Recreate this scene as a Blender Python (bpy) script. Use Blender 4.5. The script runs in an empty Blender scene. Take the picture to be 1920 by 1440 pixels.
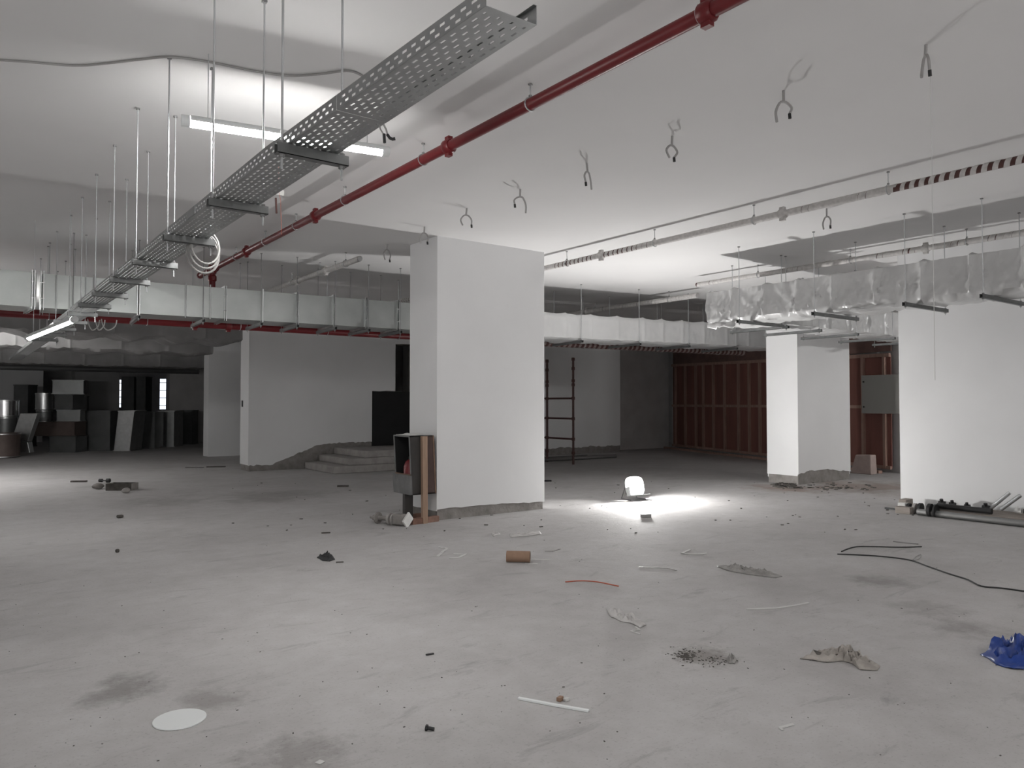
import bpy, math, random
from mathutils import Vector, Matrix, noise
C = bpy.context.scene.collection
S = bpy.context.scene
rnd = random.Random(7)
PI = math.pi
H = 3.66                      # floor to ceiling, metres
EYE = 1.5

# ------------------------------------------------------------------ camera, world, exposure
FPX = 1400.0
PITCH = math.radians(1.473)
YAW = math.radians(36.756)
FWD = Vector((math.sin(YAW)*math.cos(PITCH), math.cos(YAW)*math.cos(PITCH), math.sin(PITCH)))
RGT = Vector((math.cos(YAW), -math.sin(YAW), 0))
UP = RGT.cross(FWD)
cam_d = bpy.data.cameras.new('camera')
cam_d.sensor_width = 36.0
cam_d.lens = FPX/1920*36
cam_d.clip_start = 0.05
cam_d.clip_end = 200
cam = bpy.data.objects.new('camera', cam_d)
C.objects.link(cam)
m = Matrix((RGT, UP, -FWD)).transposed().to_4x4()
m.translation = (0, 0, EYE)
cam.matrix_world = m
S.camera = cam
S.view_settings.view_transform = 'Standard'
S.view_settings.look = 'None'
S.view_settings.gamma = 1
S.view_settings.use_curve_mapping = False
S.view_settings.exposure = 0.0
w = bpy.data.worlds.new('world')
S.world = w
w.use_nodes = True
w.node_tree.nodes['Background'].inputs[0].default_value = (0.82, 0.88, 1.0, 1)
w.node_tree.nodes['Background'].inputs[1].default_value = 1.6
# radiance of the lamps (each has a body further down; some are added fills)
L_TUBE = 150.0
L_TUBE_REAR = 62.0
L_TUBE_FAR = 120.0
L_TUBE_BACK = 118.0
L_FLOOD = 2150.0
L_FLOOD_LEFT = 500.0
L_FILL_RIGHT = 105.0
L_FILL_SIDE = 580.0
L_FILL_LOW = 310.0

# ------------------------------------------------------------------ helpers
def ray(px, py):
    return FWD + RGT*((px-960)/FPX) + UP*((720-py)/FPX)
def fl(px, py, z=0.0):
    d = ray(px, py); k = (z-EYE)/d.z
    return Vector((d.x*k, d.y*k, z))
def atY(px, py, Y):
    d = ray(px, py); k = Y/d.y
    return Vector((d.x*k, Y, EYE+d.z*k))
def atX(px, py, X):
    d = ray(px, py); k = X/d.x
    return Vector((X, d.y*k, EYE+d.z*k))
def V(*a): return Vector(a)

def tag(o, label=None, cat=None, group=None, kind=None):
    if label: o['label'] = label
    if cat: o['category'] = cat
    if group: o['group'] = group
    if kind: o['kind'] = kind
    return o
ORG = {}
def thing(name, label, cat, loc=(0, 0, 0), group=None):
    o = bpy.data.objects.new(name, None)
    o.empty_display_size = 0.1
    o.location = loc
    C.objects.link(o)
    ORG[o] = Vector(loc)
    return tag(o, label, cat, group)

class MB:
    def __init__(s): s.v = []; s.f = []
    def quadbox(s, c):          # eight corners: 0-3 lower ring, 4-7 upper ring
        b = len(s.v); s.v += [Vector(p) for p in c]
        for q in ((3, 2, 1, 0), (4, 5, 6, 7), (0, 1, 5, 4), (1, 2, 6, 5), (2, 3, 7, 6), (3, 0, 4, 7)):
            s.f.append([b+i for i in q])
        return s
    def box(s, x0, x1, y0, y1, z0, z1):
        return s.quadbox([(x0, y0, z0), (x1, y0, z0), (x1, y1, z0), (x0, y1, z0), (x0, y0, z1), (x1, y0, z1), (x1, y1, z1), (x0, y1, z1)])
    def obox(s, c, a, b, d):    # centre and three half vectors
        c, a, b, d = map(Vector, (c, a, b, d))
        return s.quadbox([c-a-b-d, c+a-b-d, c+a+b-d, c-a+b-d, c-a-b+d, c+a-b+d, c+a+b+d, c-a+b+d])
    def bar(s, p0, p1, wd, ht, up=(0, 0, 1)):
        p0, p1, up = Vector(p0), Vector(p1), Vector(up)
        d = (p1-p0); L = d.length; d.normalize()
        if abs(d.dot(up)) > .98: up = Vector((1, 0, 0))
        sd = d.cross(up).normalized(); uu = sd.cross(d)
        return s.obox((p0+p1)/2, d*L/2, sd*wd/2, uu*ht/2)
    def tube(s, pts, r, n=8, caps=True, closed=False):
        pts = [Vector(p) for p in pts]
        rr = r if hasattr(r, '__len__') else [r]*len(pts)
        b = len(s.v); prev = None
        for i, p in enumerate(pts):
            if closed: t = pts[(i+1) % len(pts)]-pts[i-1]
            else: t = pts[min(i+1, len(pts)-1)]-pts[max(i-1, 0)]
            t.normalize()
            if prev is None:
                a = t.cross(Vector((0, 0, 1)))
                if a.length < .05: a = t.cross(Vector((1, 0, 0)))
            else: a = prev-t*prev.dot(t)
            a.normalize(); prev = a; c = t.cross(a)
            for k in range(n):
                an = 2*PI*k/n
                s.v.append(p+(a*math.cos(an)+c*math.sin(an))*rr[i])
        m = len(pts)
        for i in range(m if closed else m-1):
            j = (i+1) % m
            for k in range(n):
                l = (k+1) % n
                s.f.append([b+i*n+k, b+i*n+l, b+j*n+l, b+j*n+k])
        if caps and not closed:
            s.f.append([b+k for k in range(n)][::-1]); s.f.append([b+(m-1)*n+k for k in range(n)])
        return s
    def pipe_open(s, p0, p1, r, ri, n=20):   # hollow cylinder
        p0, p1 = Vector(p0), Vector(p1); t = (p1-p0).normalized()
        a = t.cross(Vector((0, 0, 1)))
        if a.length < .05: a = t.cross(Vector((1, 0, 0)))
        a.normalize(); c = t.cross(a); b = len(s.v)
        for p, q in ((p0, r), (p1, r), (p1, ri), (p0, ri)):
            for k in range(n):
                an = 2*PI*k/n; s.v.append(p+(a*math.cos(an)+c*math.sin(an))*q)
        for i in range(4):
            j = (i+1) % 4
            for k in range(n):
                l = (k+1) % n; s.f.append([b+i*n+k, b+i*n+l, b+j*n+l, b+j*n+k])
        return s
    def prism(s, poly, ext):    # planar polygon pushed along ext
        poly = [Vector(p) for p in poly]; ext = Vector(ext); b = len(s.v); n = len(poly)
        s.v += poly; s.v += [p+ext for p in poly]
        s.f.append(list(range(b, b+n))[::-1]); s.f.append(list(range(b+n, b+2*n)))
        for i in range(n):
            j = (i+1) % n; s.f.append([b+i, b+j, b+n+j, b+n+i])
        return s
    def build(s, name, mat, parent=None, smooth=False, bevel=0, solid=0):
        if parent is None:
            xs = [p.x for p in s.v]; ys = [p.y for p in s.v]; zs = [p.z for p in s.v]
            org = Vector(((min(xs)+max(xs))/2, (min(ys)+max(ys))/2, min(zs)))
        else: org = ORG[parent]
        me = bpy.data.meshes.new(name)
        me.from_pydata([tuple(p-org) for p in s.v], [], s.f)
        me.materials.append(mat)
        if smooth:
            me.polygons.foreach_set('use_smooth', [True]*len(me.polygons))
            try: me.set_sharp_from_angle(angle=math.radians(50))
            except Exception: pass
        me.update()
        o = bpy.data.objects.new(name, me); C.objects.link(o)
        if parent is None: o.location = org
        else: o.parent = parent
        ORG[o] = org
        if bevel:
            b = o.modifiers.new('bevel', 'BEVEL'); b.width = bevel; b.segments = 2; b.limit_method = 'ANGLE'
        if solid:
            b = o.modifiers.new('solid', 'SOLIDIFY'); b.thickness = solid; b.offset = 0
        return o

# ------------------------------------------------------------------ materials
def mat(name, col, rough=.6, metal=0, spec=.5, var=0, vscale=4, bump=0, bscale=30, coat=0, emit=None, col2=None, stretch=None, alpha=1, trans=0):
    M = bpy.data.materials.new(name); M.use_nodes = True
    nt = M.node_tree; b = nt.nodes['Principled BSDF']
    b.inputs['Base Color'].default_value = (*col, 1)
    b.inputs['Roughness'].default_value = rough
    b.inputs['Metallic'].default_value = metal
    b.inputs['Specular IOR Level'].default_value = spec
    b.inputs['Coat Weight'].default_value = coat
    b.inputs['Alpha'].default_value = alpha
    b.inputs['Transmission Weight'].default_value = trans
    if emit is not None:
        b.inputs['Emission Color'].default_value = (*emit[0], 1); b.inputs['Emission Strength'].default_value = emit[1]
    if var or bump:
        tc = nt.nodes.new('ShaderNodeTexCoord'); mp = nt.nodes.new('ShaderNodeMapping')
        nt.links.new(tc.outputs['Object'], mp.inputs[0])
        if stretch: mp.inputs['Scale'].default_value = stretch
    if var:
        n = nt.nodes.new('ShaderNodeTexNoise'); n.inputs['Scale'].default_value = vscale; n.inputs['Detail'].default_value = 6
        nt.links.new(mp.outputs[0], n.inputs['Vector'])
        cr = nt.nodes.new('ShaderNodeValToRGB'); cr.color_ramp.elements[0].position = .3; cr.color_ramp.elements[1].position = .7
        c2 = col2 or tuple(c*(1-var) for c in col)
        cr.color_ramp.elements[0].color = (*c2, 1); cr.color_ramp.elements[1].color = (*col, 1)
        nt.links.new(n.outputs['Fac'], cr.inputs[0]); nt.links.new(cr.outputs[0], b.inputs['Base Color'])
    if bump:
        n2 = nt.nodes.new('ShaderNodeTexNoise'); n2.inputs['Scale'].default_value = bscale; n2.inputs['Detail'].default_value = 5
        nt.links.new(mp.outputs[0], n2.inputs['Vector'])
        bp = nt.nodes.new('ShaderNodeBump'); bp.inputs['Strength'].default_value = bump; bp.inputs['Distance'].default_value = .01
        nt.links.new(n2.outputs['Fac'], bp.inputs['Height']); nt.links.new(bp.outputs[0], b.inputs['Normal'])
    return M

def floor_material():
    M = bpy.data.materials.new('dusty_concrete'); M.use_nodes = True
    nt = M.node_tree; N = nt.nodes; Lk = nt.links; b = N['Principled BSDF']
    b.inputs['Roughness'].default_value = .85; b.inputs['Specular IOR Level'].default_value = .25
    tc = N.new('ShaderNodeTexCoord')
    def nz(scale, detail=6, rough=.6, st=None, off=(0, 0, 0), dist=0):
        mp = N.new('ShaderNodeMapping'); mp.inputs['Location'].default_value = off
        if st: mp.inputs['Scale'].default_value = st[:3]; mp.inputs['Rotation'].default_value = (0, 0, st[3])
        Lk.new(tc.outputs['Object'], mp.inputs[0])
        n = N.new('ShaderNodeTexNoise'); n.inputs['Scale'].default_value = scale; n.inputs['Detail'].default_value = detail
        n.inputs['Roughness'].default_value = rough; n.inputs['Distortion'].default_value = dist
        Lk.new(mp.outputs[0], n.inputs['Vector']); return n.outputs['Fac']
    def ramp(x, p0, c0, p1, c1):
        r = N.new('ShaderNodeValToRGB'); e = r.color_ramp.elements
        e[0].position = p0; e[1].position = p1; e[0].color = (*c0, 1); e[1].color = (*c1, 1)
        Lk.new(x, r.inputs[0]); return r.outputs[0]
    def mul(a, c, f=1.0):
        x = N.new('ShaderNodeMixRGB'); x.blend_type = 'MULTIPLY'; x.inputs[0].default_value = f
        Lk.new(a, x.inputs[1]); Lk.new(c, x.inputs[2]); return x.outputs[0]
    c = ramp(nz(.7), .3, (.45, .437, .434), .72, (.56, .55, .55))
    c = mul(c, ramp(nz(5, 8, .7), .25, (.86, .85, .84), .7, (1, 1, 1)))
    c = mul(c, ramp(nz(1.6, 9, .72, (1, 3.2, 1, .5), (3, 1, 0), .6), .30, (.60, .59, .585), .43, (1, 1, 1)), .6)
    c = mul(c, ramp(nz(7, 6, .75, (1, 2.4, 1, .55), (9, 4, 0), .4), .27, (.62, .61, .60), .37, (1, 1, 1)), .6)
    c = mul(c, ramp(nz(22, 5, .7, None, (2, 7, 0)), .28, (.66, .65, .64), .40, (1, 1, 1)), .55)
    c = mul(c, ramp(nz(60, 3, .6), .28, (.72, .71, .70), .42, (1, 1, 1)), .7)
    def spot(cx, cy, r, col, sc=2.0):   # an irregular stain of its own on the slab
        nonlocal c
        sub = N.new('ShaderNodeVectorMath'); sub.operation = 'DISTANCE'
        sub.inputs[1].default_value = (cx, cy, 0); Lk.new(tc.outputs['Object'], sub.inputs[0])
        mr = N.new('ShaderNodeMapRange'); mr.inputs[1].default_value = 0; mr.inputs[2].default_value = r
        mr.inputs[3].default_value = .42; mr.inputs[4].default_value = -.25
        Lk.new(sub.outputs['Value'], mr.inputs[0])
        ad = N.new('ShaderNodeMath'); ad.operation = 'ADD'; Lk.new(mr.outputs[0], ad.inputs[0]); Lk.new(nz(sc, 8, .7, None, (cx, cy, 3)), ad.inputs[1])
        f = ramp(ad.outputs[0], .55, (0, 0, 0), .82, (1, 1, 1))
        mx = N.new('ShaderNodeMixRGB'); mx.blend_type = 'MULTIPLY'
        Lk.new(f, mx.inputs[0]); Lk.new(c, mx.inputs[1]); mx.inputs[2].default_value = (*col, 1); c = mx.outputs[0]
    for px, py, r, col, sc in ((235, 1290, .45, (.62, .61, .60), 5), (400, 1310, .35, (.74, .73, .72), 6), (560, 1420, .5, (.72, .71, .70), 9),
                               (300, 940, 1.6, (.80, .79, .78), 2.5), (520, 930, 1.8, (.80, .79, .78), 2.2), (1650, 1090, .5, (.72, .71, .70), 4),
                               (1320, 1230, .4, (.62, .60, .58), 9), (1820, 1180, .5, (.74, .73, .72), 5), (1740, 1140, .6, (.8, .79, .78), 6)):
        p = fl(px, py); spot(p.x, p.y, r, col, sc)
    spot(13.2, 7.0, 2.6, (.66, .58, .53), 1.6)
    spot(11.9, 7.7, 1.5, (.70, .60, .55), 2.2)
    Lk.new(c, b.inputs['Base Color'])
    bp = N.new('ShaderNodeBump'); bp.inputs['Strength'].default_value = .35; bp.inputs['Distance'].default_value = .02
    Lk.new(nz(9, 8, .7), bp.inputs['Height']); Lk.new(bp.outputs[0], b.inputs['Normal'])
    return M

M_FLOOR = floor_material()
M_CEIL = mat('ceiling_paint', (.765, .757, .757), .9, spec=.2, var=.05, vscale=.6, bump=.25, bscale=1.2)
M_PLASTER = mat('white_plaster', (.81, .81, .815), .8, spec=.25, var=.05, vscale=1.2, bump=.12, bscale=6)
M_CONC = mat('bare_concrete', (.33, .31, .295), .95, spec=.2, var=.35, vscale=7, bump=.9, bscale=22)
M_STEP = mat('step_concrete', (.40, .38, .365), .95, spec=.2, var=.25, vscale=6, bump=.6, bscale=18)
M_GREYW = mat('grey_render', (.64, .625, .62), .9, spec=.2, var=.15, vscale=2, bump=.3, bscale=10)
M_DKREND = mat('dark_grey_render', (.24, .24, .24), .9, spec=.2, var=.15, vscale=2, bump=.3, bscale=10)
M_GALV = mat('galvanised_steel', (.62, .63, .63), .36, 1.0, var=.16, vscale=9, bump=.04, bscale=14)
M_GALVD = mat('dull_galvanised_sheet', (.46, .48, .47), .42, .75, var=.18, vscale=3, bump=.06, bscale=5)
M_STEEL = mat('dark_threaded_steel', (.30, .30, .30), .45, 1.0, bump=.3, bscale=300)
M_ROD = mat('zinc_rod', (.55, .56, .57), .35, 1.0, bump=.3, bscale=400)
M_CHAN = mat('channel_steel', (.22, .225, .225), .45, .85, var=.2, vscale=20)
M_TRAY = mat('perforated_tray_steel', (.43, .44, .44), .42, 1.0, var=.16, vscale=9, bump=.04, bscale=14)
M_JUNK = mat('dark_duct_sheet', (.20, .205, .205), .45, .7, var=.25, vscale=3)  # darker and less metallic than the galvanised sheet
M_BROWN = mat('dull_brown_sheet', (.15, .115, .105), .6, .4, var=.2, vscale=5)
M_TAPED = mat('dusty_brown_tape', (.30, .24, .23), .6, var=.3, vscale=25, bump=.4, bscale=60)
M_RED = mat('red_pipe_paint', (.15, .014, .017), .38, spec=.35, var=.15, vscale=10)
M_REDD = mat('dull_red_oxide_paint', (.085, .030, .026), .5, var=.3, vscale=18)
M_WRAP = mat('thin_plastic_sheet', (.60, .60, .60), .32, spec=.55, var=.10, vscale=3, bump=.25, bscale=9)
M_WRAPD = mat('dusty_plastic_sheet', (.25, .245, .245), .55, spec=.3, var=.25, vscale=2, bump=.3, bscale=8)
M_TAPE = mat('white_wrapping_tape', (.62, .60, .585), .6, var=.25, vscale=25, bump=.4, bscale=60)
M_PLY = mat('red_brown_plywood', (.26, .11, .088), .7, var=.35, vscale=3, stretch=(1, 1, .15))
M_STUD = mat('weathered_softwood', (.42, .27, .22), .75, var=.3, vscale=6, stretch=(4, 4, .4))
M_WOOD = mat('pale_pine', (.41, .275, .195), .65, var=.25, vscale=9, stretch=(5, 5, .5), bump=.2, bscale=30)
M_WOODR = mat('reddish_pine', (.27, .15, .11), .65, var=.3, vscale=9, stretch=(3, 3, 3))
M_WOODG = mat('greyed_timber', (.34, .30, .27), .8, var=.3, vscale=8, stretch=(3, .4, 3), bump=.3, bscale=30)
M_BLACK = mat('black_rubber', (.016, .016, .017), .55)
M_DUSTBLK = mat('dusty_black_rubber', (.05, .05, .05), .7, var=.6, vscale=6)
M_DARK = mat('black_board', (.010, .010, .011), .7, var=.3, vscale=3)
M_CAB = mat('dark_grey_cabinet_paint', (.046, .042, .040), .5, var=.25, vscale=7)
M_BROWNP = mat('dark_brown_paint', (.085, .052, .045), .6, var=.3, vscale=6)
M_CABL = mat('scuffed_grey_cabinet_paint', (.165, .165, .165), .5, var=.35, vscale=9)
M_CABE = mat('worn_brown_edge', (.21, .13, .09), .6, var=.3, vscale=14)
M_REDOBJ = mat('red_enamel', (.16, .018, .022), .4)
M_WHITE = mat('white_plastic', (.80, .82, .82), .45)
M_PAPER = mat('off_white_paper', (.66, .655, .64), .85, var=.12, vscale=12)
M_CARD = mat('brown_cardboard', (.32, .205, .14), .8, var=.15, vscale=20)
M_CARDIN = mat('dark_cardboard_bore', (.10, .065, .045), .9)
M_BLUE = mat('blue_plastic_bag', (.014, .055, .30), .35, spec=.55, var=.35, vscale=8)
M_RAG = mat('dusty_beige_cloth', (.47, .435, .40), .95, var=.35, vscale=14, bump=.5, bscale=60)
M_BAG = mat('dusty_clear_bag', (.60, .58, .57), .45, var=.2, vscale=16)
M_BAGD = mat('grimy_plastic_strip', (.40, .385, .37), .5, var=.45, vscale=13)
M_GLOVE = mat('dark_grey_glove', (.045, .045, .047), .85, var=.4, vscale=40, bump=.5, bscale=90)
M_ORANGE = mat('orange_wire', (.44, .11, .065), .5)
M_CABLE = mat('grey_wire_sheath', (.34, .33, .325), .5)
M_HOSE = mat('pale_flexible_conduit', (.33, .325, .315), .45)
M_GRIT = mat('dark_grit', (.12, .11, .10), .95, var=.5, vscale=9)
M_PANEL = mat('grey_panel_paint', (.27, .265, .25), .5)
M_BLOCK = mat('pinkish_block', (.46, .37, .34), .9, var=.15, vscale=8, bump=.5, bscale=30)
M_RUST = mat('rusty_brown_board', (.20, .12, .105), .8, var=.3, vscale=4)
M_SKIN = mat('brown_cord', (.19, .085, .075), .7)
def glow(n, k, col=(1, .99, .97)): return mat(n, (.9, .9, .9), .5, emit=(col, k))

# ------------------------------------------------------------------ room shell
def struct(name, mb, m, parent=None, **k):
    o = mb.build(name, m, parent, **k)
    if parent is None: o['kind'] = 'structure'
    return o
fb = MB().box(-7.2, 22.2, -5.2, 40.2, -.3, 0); fo = fb.build('floor', M_FLOOR); fo['kind'] = 'structure'
# floor texture is in world metres: put the origin back at 0
for v in fo.data.vertices: v.co += fo.location
fo.location = (0, 0, 0)
co = struct('ceiling', MB().box(-7.2, 22.2, -5.2, 40.2, H, H+.3), M_CEIL)
struct('wall_left', MB().box(-7.2, -7, -5, 40, 0, H), M_PLASTER)
struct('wall_behind', MB().box(-7, 22, -5.2, -5, 0, H), M_PLASTER)
struct('wall_far_right', MB().box(22, 22.2, -5, 40, 0, H), M_GREYW)

def jag(L, z0, amp, seed, step=.09, f=2.2):
    out = []; n = max(2, int(L/step))
    for i in range(n+1):
        s = L*i/n
        zz = z0 if not callable(z0) else z0(s)
        k = noise.noise((s*f, seed, 0))*.7+noise.noise((s*f*4, seed, 5))*.5
        out.append((s, max(.0, zz+amp*k)))
    return out
def plaster(name, o, d, L, prof, parent, nrm, th=.018, top=H, m=None):
    """coat of plaster on one face, its lower edge broken off unevenly"""
    o, d, nrm = Vector(o), Vector(d).normalized(), Vector(nrm)
    poly = [o+d*s+Vector((0, 0, z)) for s, z in prof]+[o+d*L+Vector((0, 0, top)), o+Vector((0, 0, top))]
    mb = MB(); n = len(prof)
    # strips keep the long faces simple to triangulate
    for i in range(n-1):
        (s0, z0), (s1, z1) = prof[i], prof[i+1]
        a = o+d*s0; b = o+d*s1
        mb.quadbox([a+V(0, 0, z0), b+V(0, 0, z1), b+V(0, 0, z1)+nrm*th, a+V(0, 0, z0)+nrm*th,
                    a+V(0, 0, top), b+V(0, 0, top), b+V(0, 0, top)+nrm*th, a+V(0, 0, top)+nrm*th])
    return mb.build(name, m or M_PLASTER, parent)

def column(x0, x1, y0, y1, label, zf, zl, seed, ampf=.03, ampl=.015, m=None):
    t = thing('column', label, 'column', ((x0+x1)/2, (y0+y1)/2, 0))
    MB().box(x0, x1, y0, y1, 0, H).build('concrete_core', M_CONC, t)
    th = .018
    plaster('plaster_coat', (x0-th, y0, 0), (1, 0, 0), x1-x0+2*th, jag(x1-x0+2*th, zf, ampf, seed), t, (0, -1, 0), m=m)
    plaster('plaster_coat', (x0, y1+th, 0), (0, -1, 0), y1-y0+th, jag(y1-y0+th, zl, ampl, seed+3), t, (-1, 0, 0), m=m)
    plaster('plaster_coat', (x1, y0, 0), (0, 1, 0), y1-y0+th, jag(y1-y0+th, .1, ampl, seed+5), t, (1, 0, 0), m=m)
    plaster('plaster_coat', (x1, y1, 0), (-1, 0, 0), x1-x0, jag(x1-x0, .1, ampl, seed+7), t, (0, 1, 0), m=m)
    return t
column(4.98, 6.72, 8.27, 8.95, 'broad white plastered column in the middle of the hall', lambda s: .125+.02*math.sin(s*2.6), .12, 1.3)
column(12.45, 14.22, 7.88, 8.50, 'white column with one bright and one grey face, right of the floor lamp', lambda s: .20+.05*math.sin(s*2.4), .16, 4.1, .055, .01)
column(16.46, 17.1, 7.2, 8.42, 'narrow white column end squeezed behind the bright right column', .2, .16, 7.7)
c4 = column(10.88, 11.6, 2.2, 5.24, 'big bright white wall pier at the right edge of the view', .0, .012, 9.2, .0, .012)
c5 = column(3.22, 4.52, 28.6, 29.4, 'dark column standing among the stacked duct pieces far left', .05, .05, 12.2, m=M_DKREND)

# the rear wall with its doorway, plaster broken away along the steps
wr = MB()
WY = 16.62
wr.box(5.2, 8.15, WY, WY+.55, 0, H).box(9.43, 16.6, WY, WY+.55, 0, H).box(8.15, 8.78, WY, WY+.55, 1.80, H).box(8.78, 9.43, WY, WY+.55, 2.98, H).box(8.15, 9.43, WY, WY+.55, 0, .45)
wall_rear = struct('wall_rear', wr, M_CONC)
def zr(s):
    x = 5.2+s
    if x < 5.7: return .13
    if x < 6.9: return .13+(x-5.7)/1.2*.42
    return .56
plaster('plaster_coat', (5.18, WY, 0), (1, 0, 0), 2.97, jag(2.97, zr, .06, 3.1, .06, 3), wall_rear, (0, -1, 0))
plaster('plaster_coat', (8.15, WY, 0), (1, 0, 0), .63, [(0, 1.80), (.2, 1.79), (.4, 1.81), (.63, 1.8)], wall_rear, (0, -1, 0))
plaster('plaster_coat', (8.78, WY, 0), (1, 0, 0), .65, [(0, 2.97), (.3, 2.985), (.65, 2.99)], wall_rear, (0, -1, 0))
plaster('plaster_coat', (9.43, WY, 0), (1, 0, 0), 7.17, jag(7.17, .2, .07, 6.6), wall_rear, (0, -1, 0))
plaster('plaster_coat', (5.2, WY+.57, 0), (0, -1, 0), .57, jag(.57, .14, .01, 8.6), wall_rear, (-1, 0, 0))
MB().box(5.165, 5.183, 17.0, 17.05, 1.42, 1.56).build('socket_hole', M_DARK, wall_rear)
# room behind the doorway
struct('wall_doorway', MB().box(8.0, 10.2, 18.6, 18.8, 0, H).box(8.0, 8.15, WY+.55, 18.6, 0, H).box(10.05, 10.2, WY+.55, 18.6, 0, H), M_GREYW)
bd = MB().box(8.17, 9.41, WY+.06, WY+.10, .455, 1.79); o = bd.build('board', M_DARK)
tag(o, 'black board closing the lower half of the doorway above the steps', 'board')

struct('wall_left_middle', MB().box(5.72, 8.2, 21.9, 22.4, 0, H), M_PLASTER)
struct('wall_left_rear', MB().box(-7, 2.75, 34.0, 34.3, 0, H), M_PLASTER)
struct('wall_left_far', MB().box(6.5, 11.0, 30.3, 30.8, 0, H), M_GREYW)
struct('wall_recess', MB().box(16.6, 19.4, 17.1, 17.4, 0, H), M_GREYW)
# far wall with the gaps that let the daylight in
fw = MB(); gaps = [(6.14, 6.42, 1.3, 2.62), (8.06, 9.0, 1.2, 2.70)]
x = -7
for a, b, z0, z1 in gaps:
    fw.box(x, a, 39.6, 40, 0, H); fw.box(a, b, 39.6, 40, 0, z0); fw.box(a, b, 39.6, 40, z1, H); x = b
fw.box(x, 22, 39.6, 40, 0, H)
wall_far = struct('wall_far', fw, M_GREYW)
for a, b, z0, z1 in gaps:
    g = MB(); n = max(1, int((b-a)/.28))
    for i in range(n+1): g.bar((a+(b-a)*i/n, 39.7, z0), (a+(b-a)*i/n, 39.7, z1), .03, .03)
    for k in range(4): g.bar((a, 39.7, z0+(z1-z0)*(k+.5)/4), (b, 39.7, z0+(z1-z0)*(k+.5)/4), .03, .03)
    g.build('window_bars', M_STEEL, wall_far)

# ------------------------------------------------------------------ steps up to the doorway
st = thing('concrete_steps', 'rough concrete steps and landing below the dark doorway', 'steps', (7.9, 15.7, 0))
def rough_block(x0, x1, y0, y1, z0, z1, seed):
    mb = MB(); mb.box(x0, x1, y0, y1, z0, z1)
    return mb
for i, (x0, x1, z0, z1) in enumerate(((6.46, 9.5, 0, .16), (6.80, 9.5, .16, .31), (7.16, 9.5, .31, .46))):
    o = MB().box(x0, x1, 14.92+.02*i, WY-.03, z0, z1).build('step', M_STEP, st, bevel=.02)

# ------------------------------------------------------------------ lamps
def batten(p0, p1, k, label, wires=True, group=None, spine=True, r=.033, tilt=None, arc=(-82, 82)):
    p0, p1 = Vector(p0), Vector(p1); d = (p1-p0).normalized(); mid = (p0+p1)/2
    t = thing('batten_lamp', label, 'lamp', mid, group)
    MB().tube([p0, p1], r, 14).build('tube', glow('lit_diffuser', k), t, True)
    sd = d.cross(V(0, 0, 1)).normalized(); uu = sd.cross(d)
    if spine:
        back = V(0, 0, 1) if tilt is None else Vector(tilt)
        back = (back-d*back.dot(d)).normalized(); sd2 = d.cross(back)
        sh = MB(); K = 11
        for p in (p0, p1):
            for rr in (r+.003, r+.007):
                for q in range(K):
                    an = math.radians(arc[0]+(arc[1]-arc[0])*q/(K-1)); sh.v.append(p+(back*math.cos(an)+sd2*math.sin(an))*rr)
        for q in range(K-1):
            sh.f += [[q, q+1, 2*K+q+1, 2*K+q], [K+q, 3*K+q, 3*K+q+1, K+q+1], [q, K+q, K+q+1, q+1], [2*K+q, 2*K+q+1, 3*K+q+1, 3*K+q]]
        sh.f += [[0, 2*K, 3*K, K], [K-1, 2*K-1, 4*K-1, 3*K-1]]
        sh.build('spine', M_WHITE, t, True)
    for p, s in ((p0, -1), (p1, 1)):
        MB().tube([p+d*s*.001, p+d*s*.05], r+.003, 14).build('end_cap', M_WHITE, t, True)
    if wires:
        for p, s in ((p0, .1), (p1, -.1)):
            q = p+d*s+uu*.03
            MB().tube([q, V(q.x, q.y, H)], .0025, 5).build('suspension_wire', M_ROD, t)
    return t
batten((1.13, 4.80, 3.22), (2.31, 4.58, 3.22), L_TUBE, 'bright white tube lamp hanging behind the cable tray near the ceiling', tilt=(0, -.37, .93), arc=(-90, 72))
a, b = V(1.04, 9.50, 2.42), V(.70, 10.45, 2.275)   # tilted, one end lower
batten(a, b, L_TUBE_REAR, 'bright tilted tube lamp under the far end of the cable tray', wires=True, tilt=(0, -.75, .65))
batten((-.2, 17.2, 3.25), (1.0, 17.2, 3.25), L_TUBE_FAR, 'tube lamp at the ceiling over the plastic wrapped ducts far left', wires=True, spine=False)
batten((-1.9, 16.9, 2.1), (-.8, 16.9, 2.1), L_FILL_LOW, 'added fill tube hung low outside the left picture edge', wires=True, spine=False)  # added out of view to brighten the rear wall's end face
batten((-2.8, -1.6, 3.3), (-1.6, -1.6, 3.3), L_TUBE_BACK, 'tube lamp at the ceiling behind the viewer', wires=True)

batten((1.5, -3.0, 3.3), (2.7, -3.0, 3.3), L_TUBE_BACK, 'added fill tube at the ceiling well behind the viewer', wires=True)  # extra tube added to lift the faces turned towards the camera
batten((4.6, -2.2, 3.3), (5.8, -2.2, 3.3), L_TUBE_BACK, 'added fill tube at the ceiling behind the viewer, middle of the row', wires=True)  # another added tube, spreading the fill from behind the camera
batten((15.2, 1.5, 3.0), (16.4, 1.5, 3.0), L_FILL_SIDE, 'added fill tube at the ceiling beyond the right wall pier, outside the view', wires=True)  # added out of view to brighten the right column's grey face
batten((7.6, -1.4, 3.3), (8.8, -1.4, 3.3), L_FILL_RIGHT, 'added fill tube at the ceiling behind the viewer to the right', wires=True)  # unseen fill added to raise the right half of the hall

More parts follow.
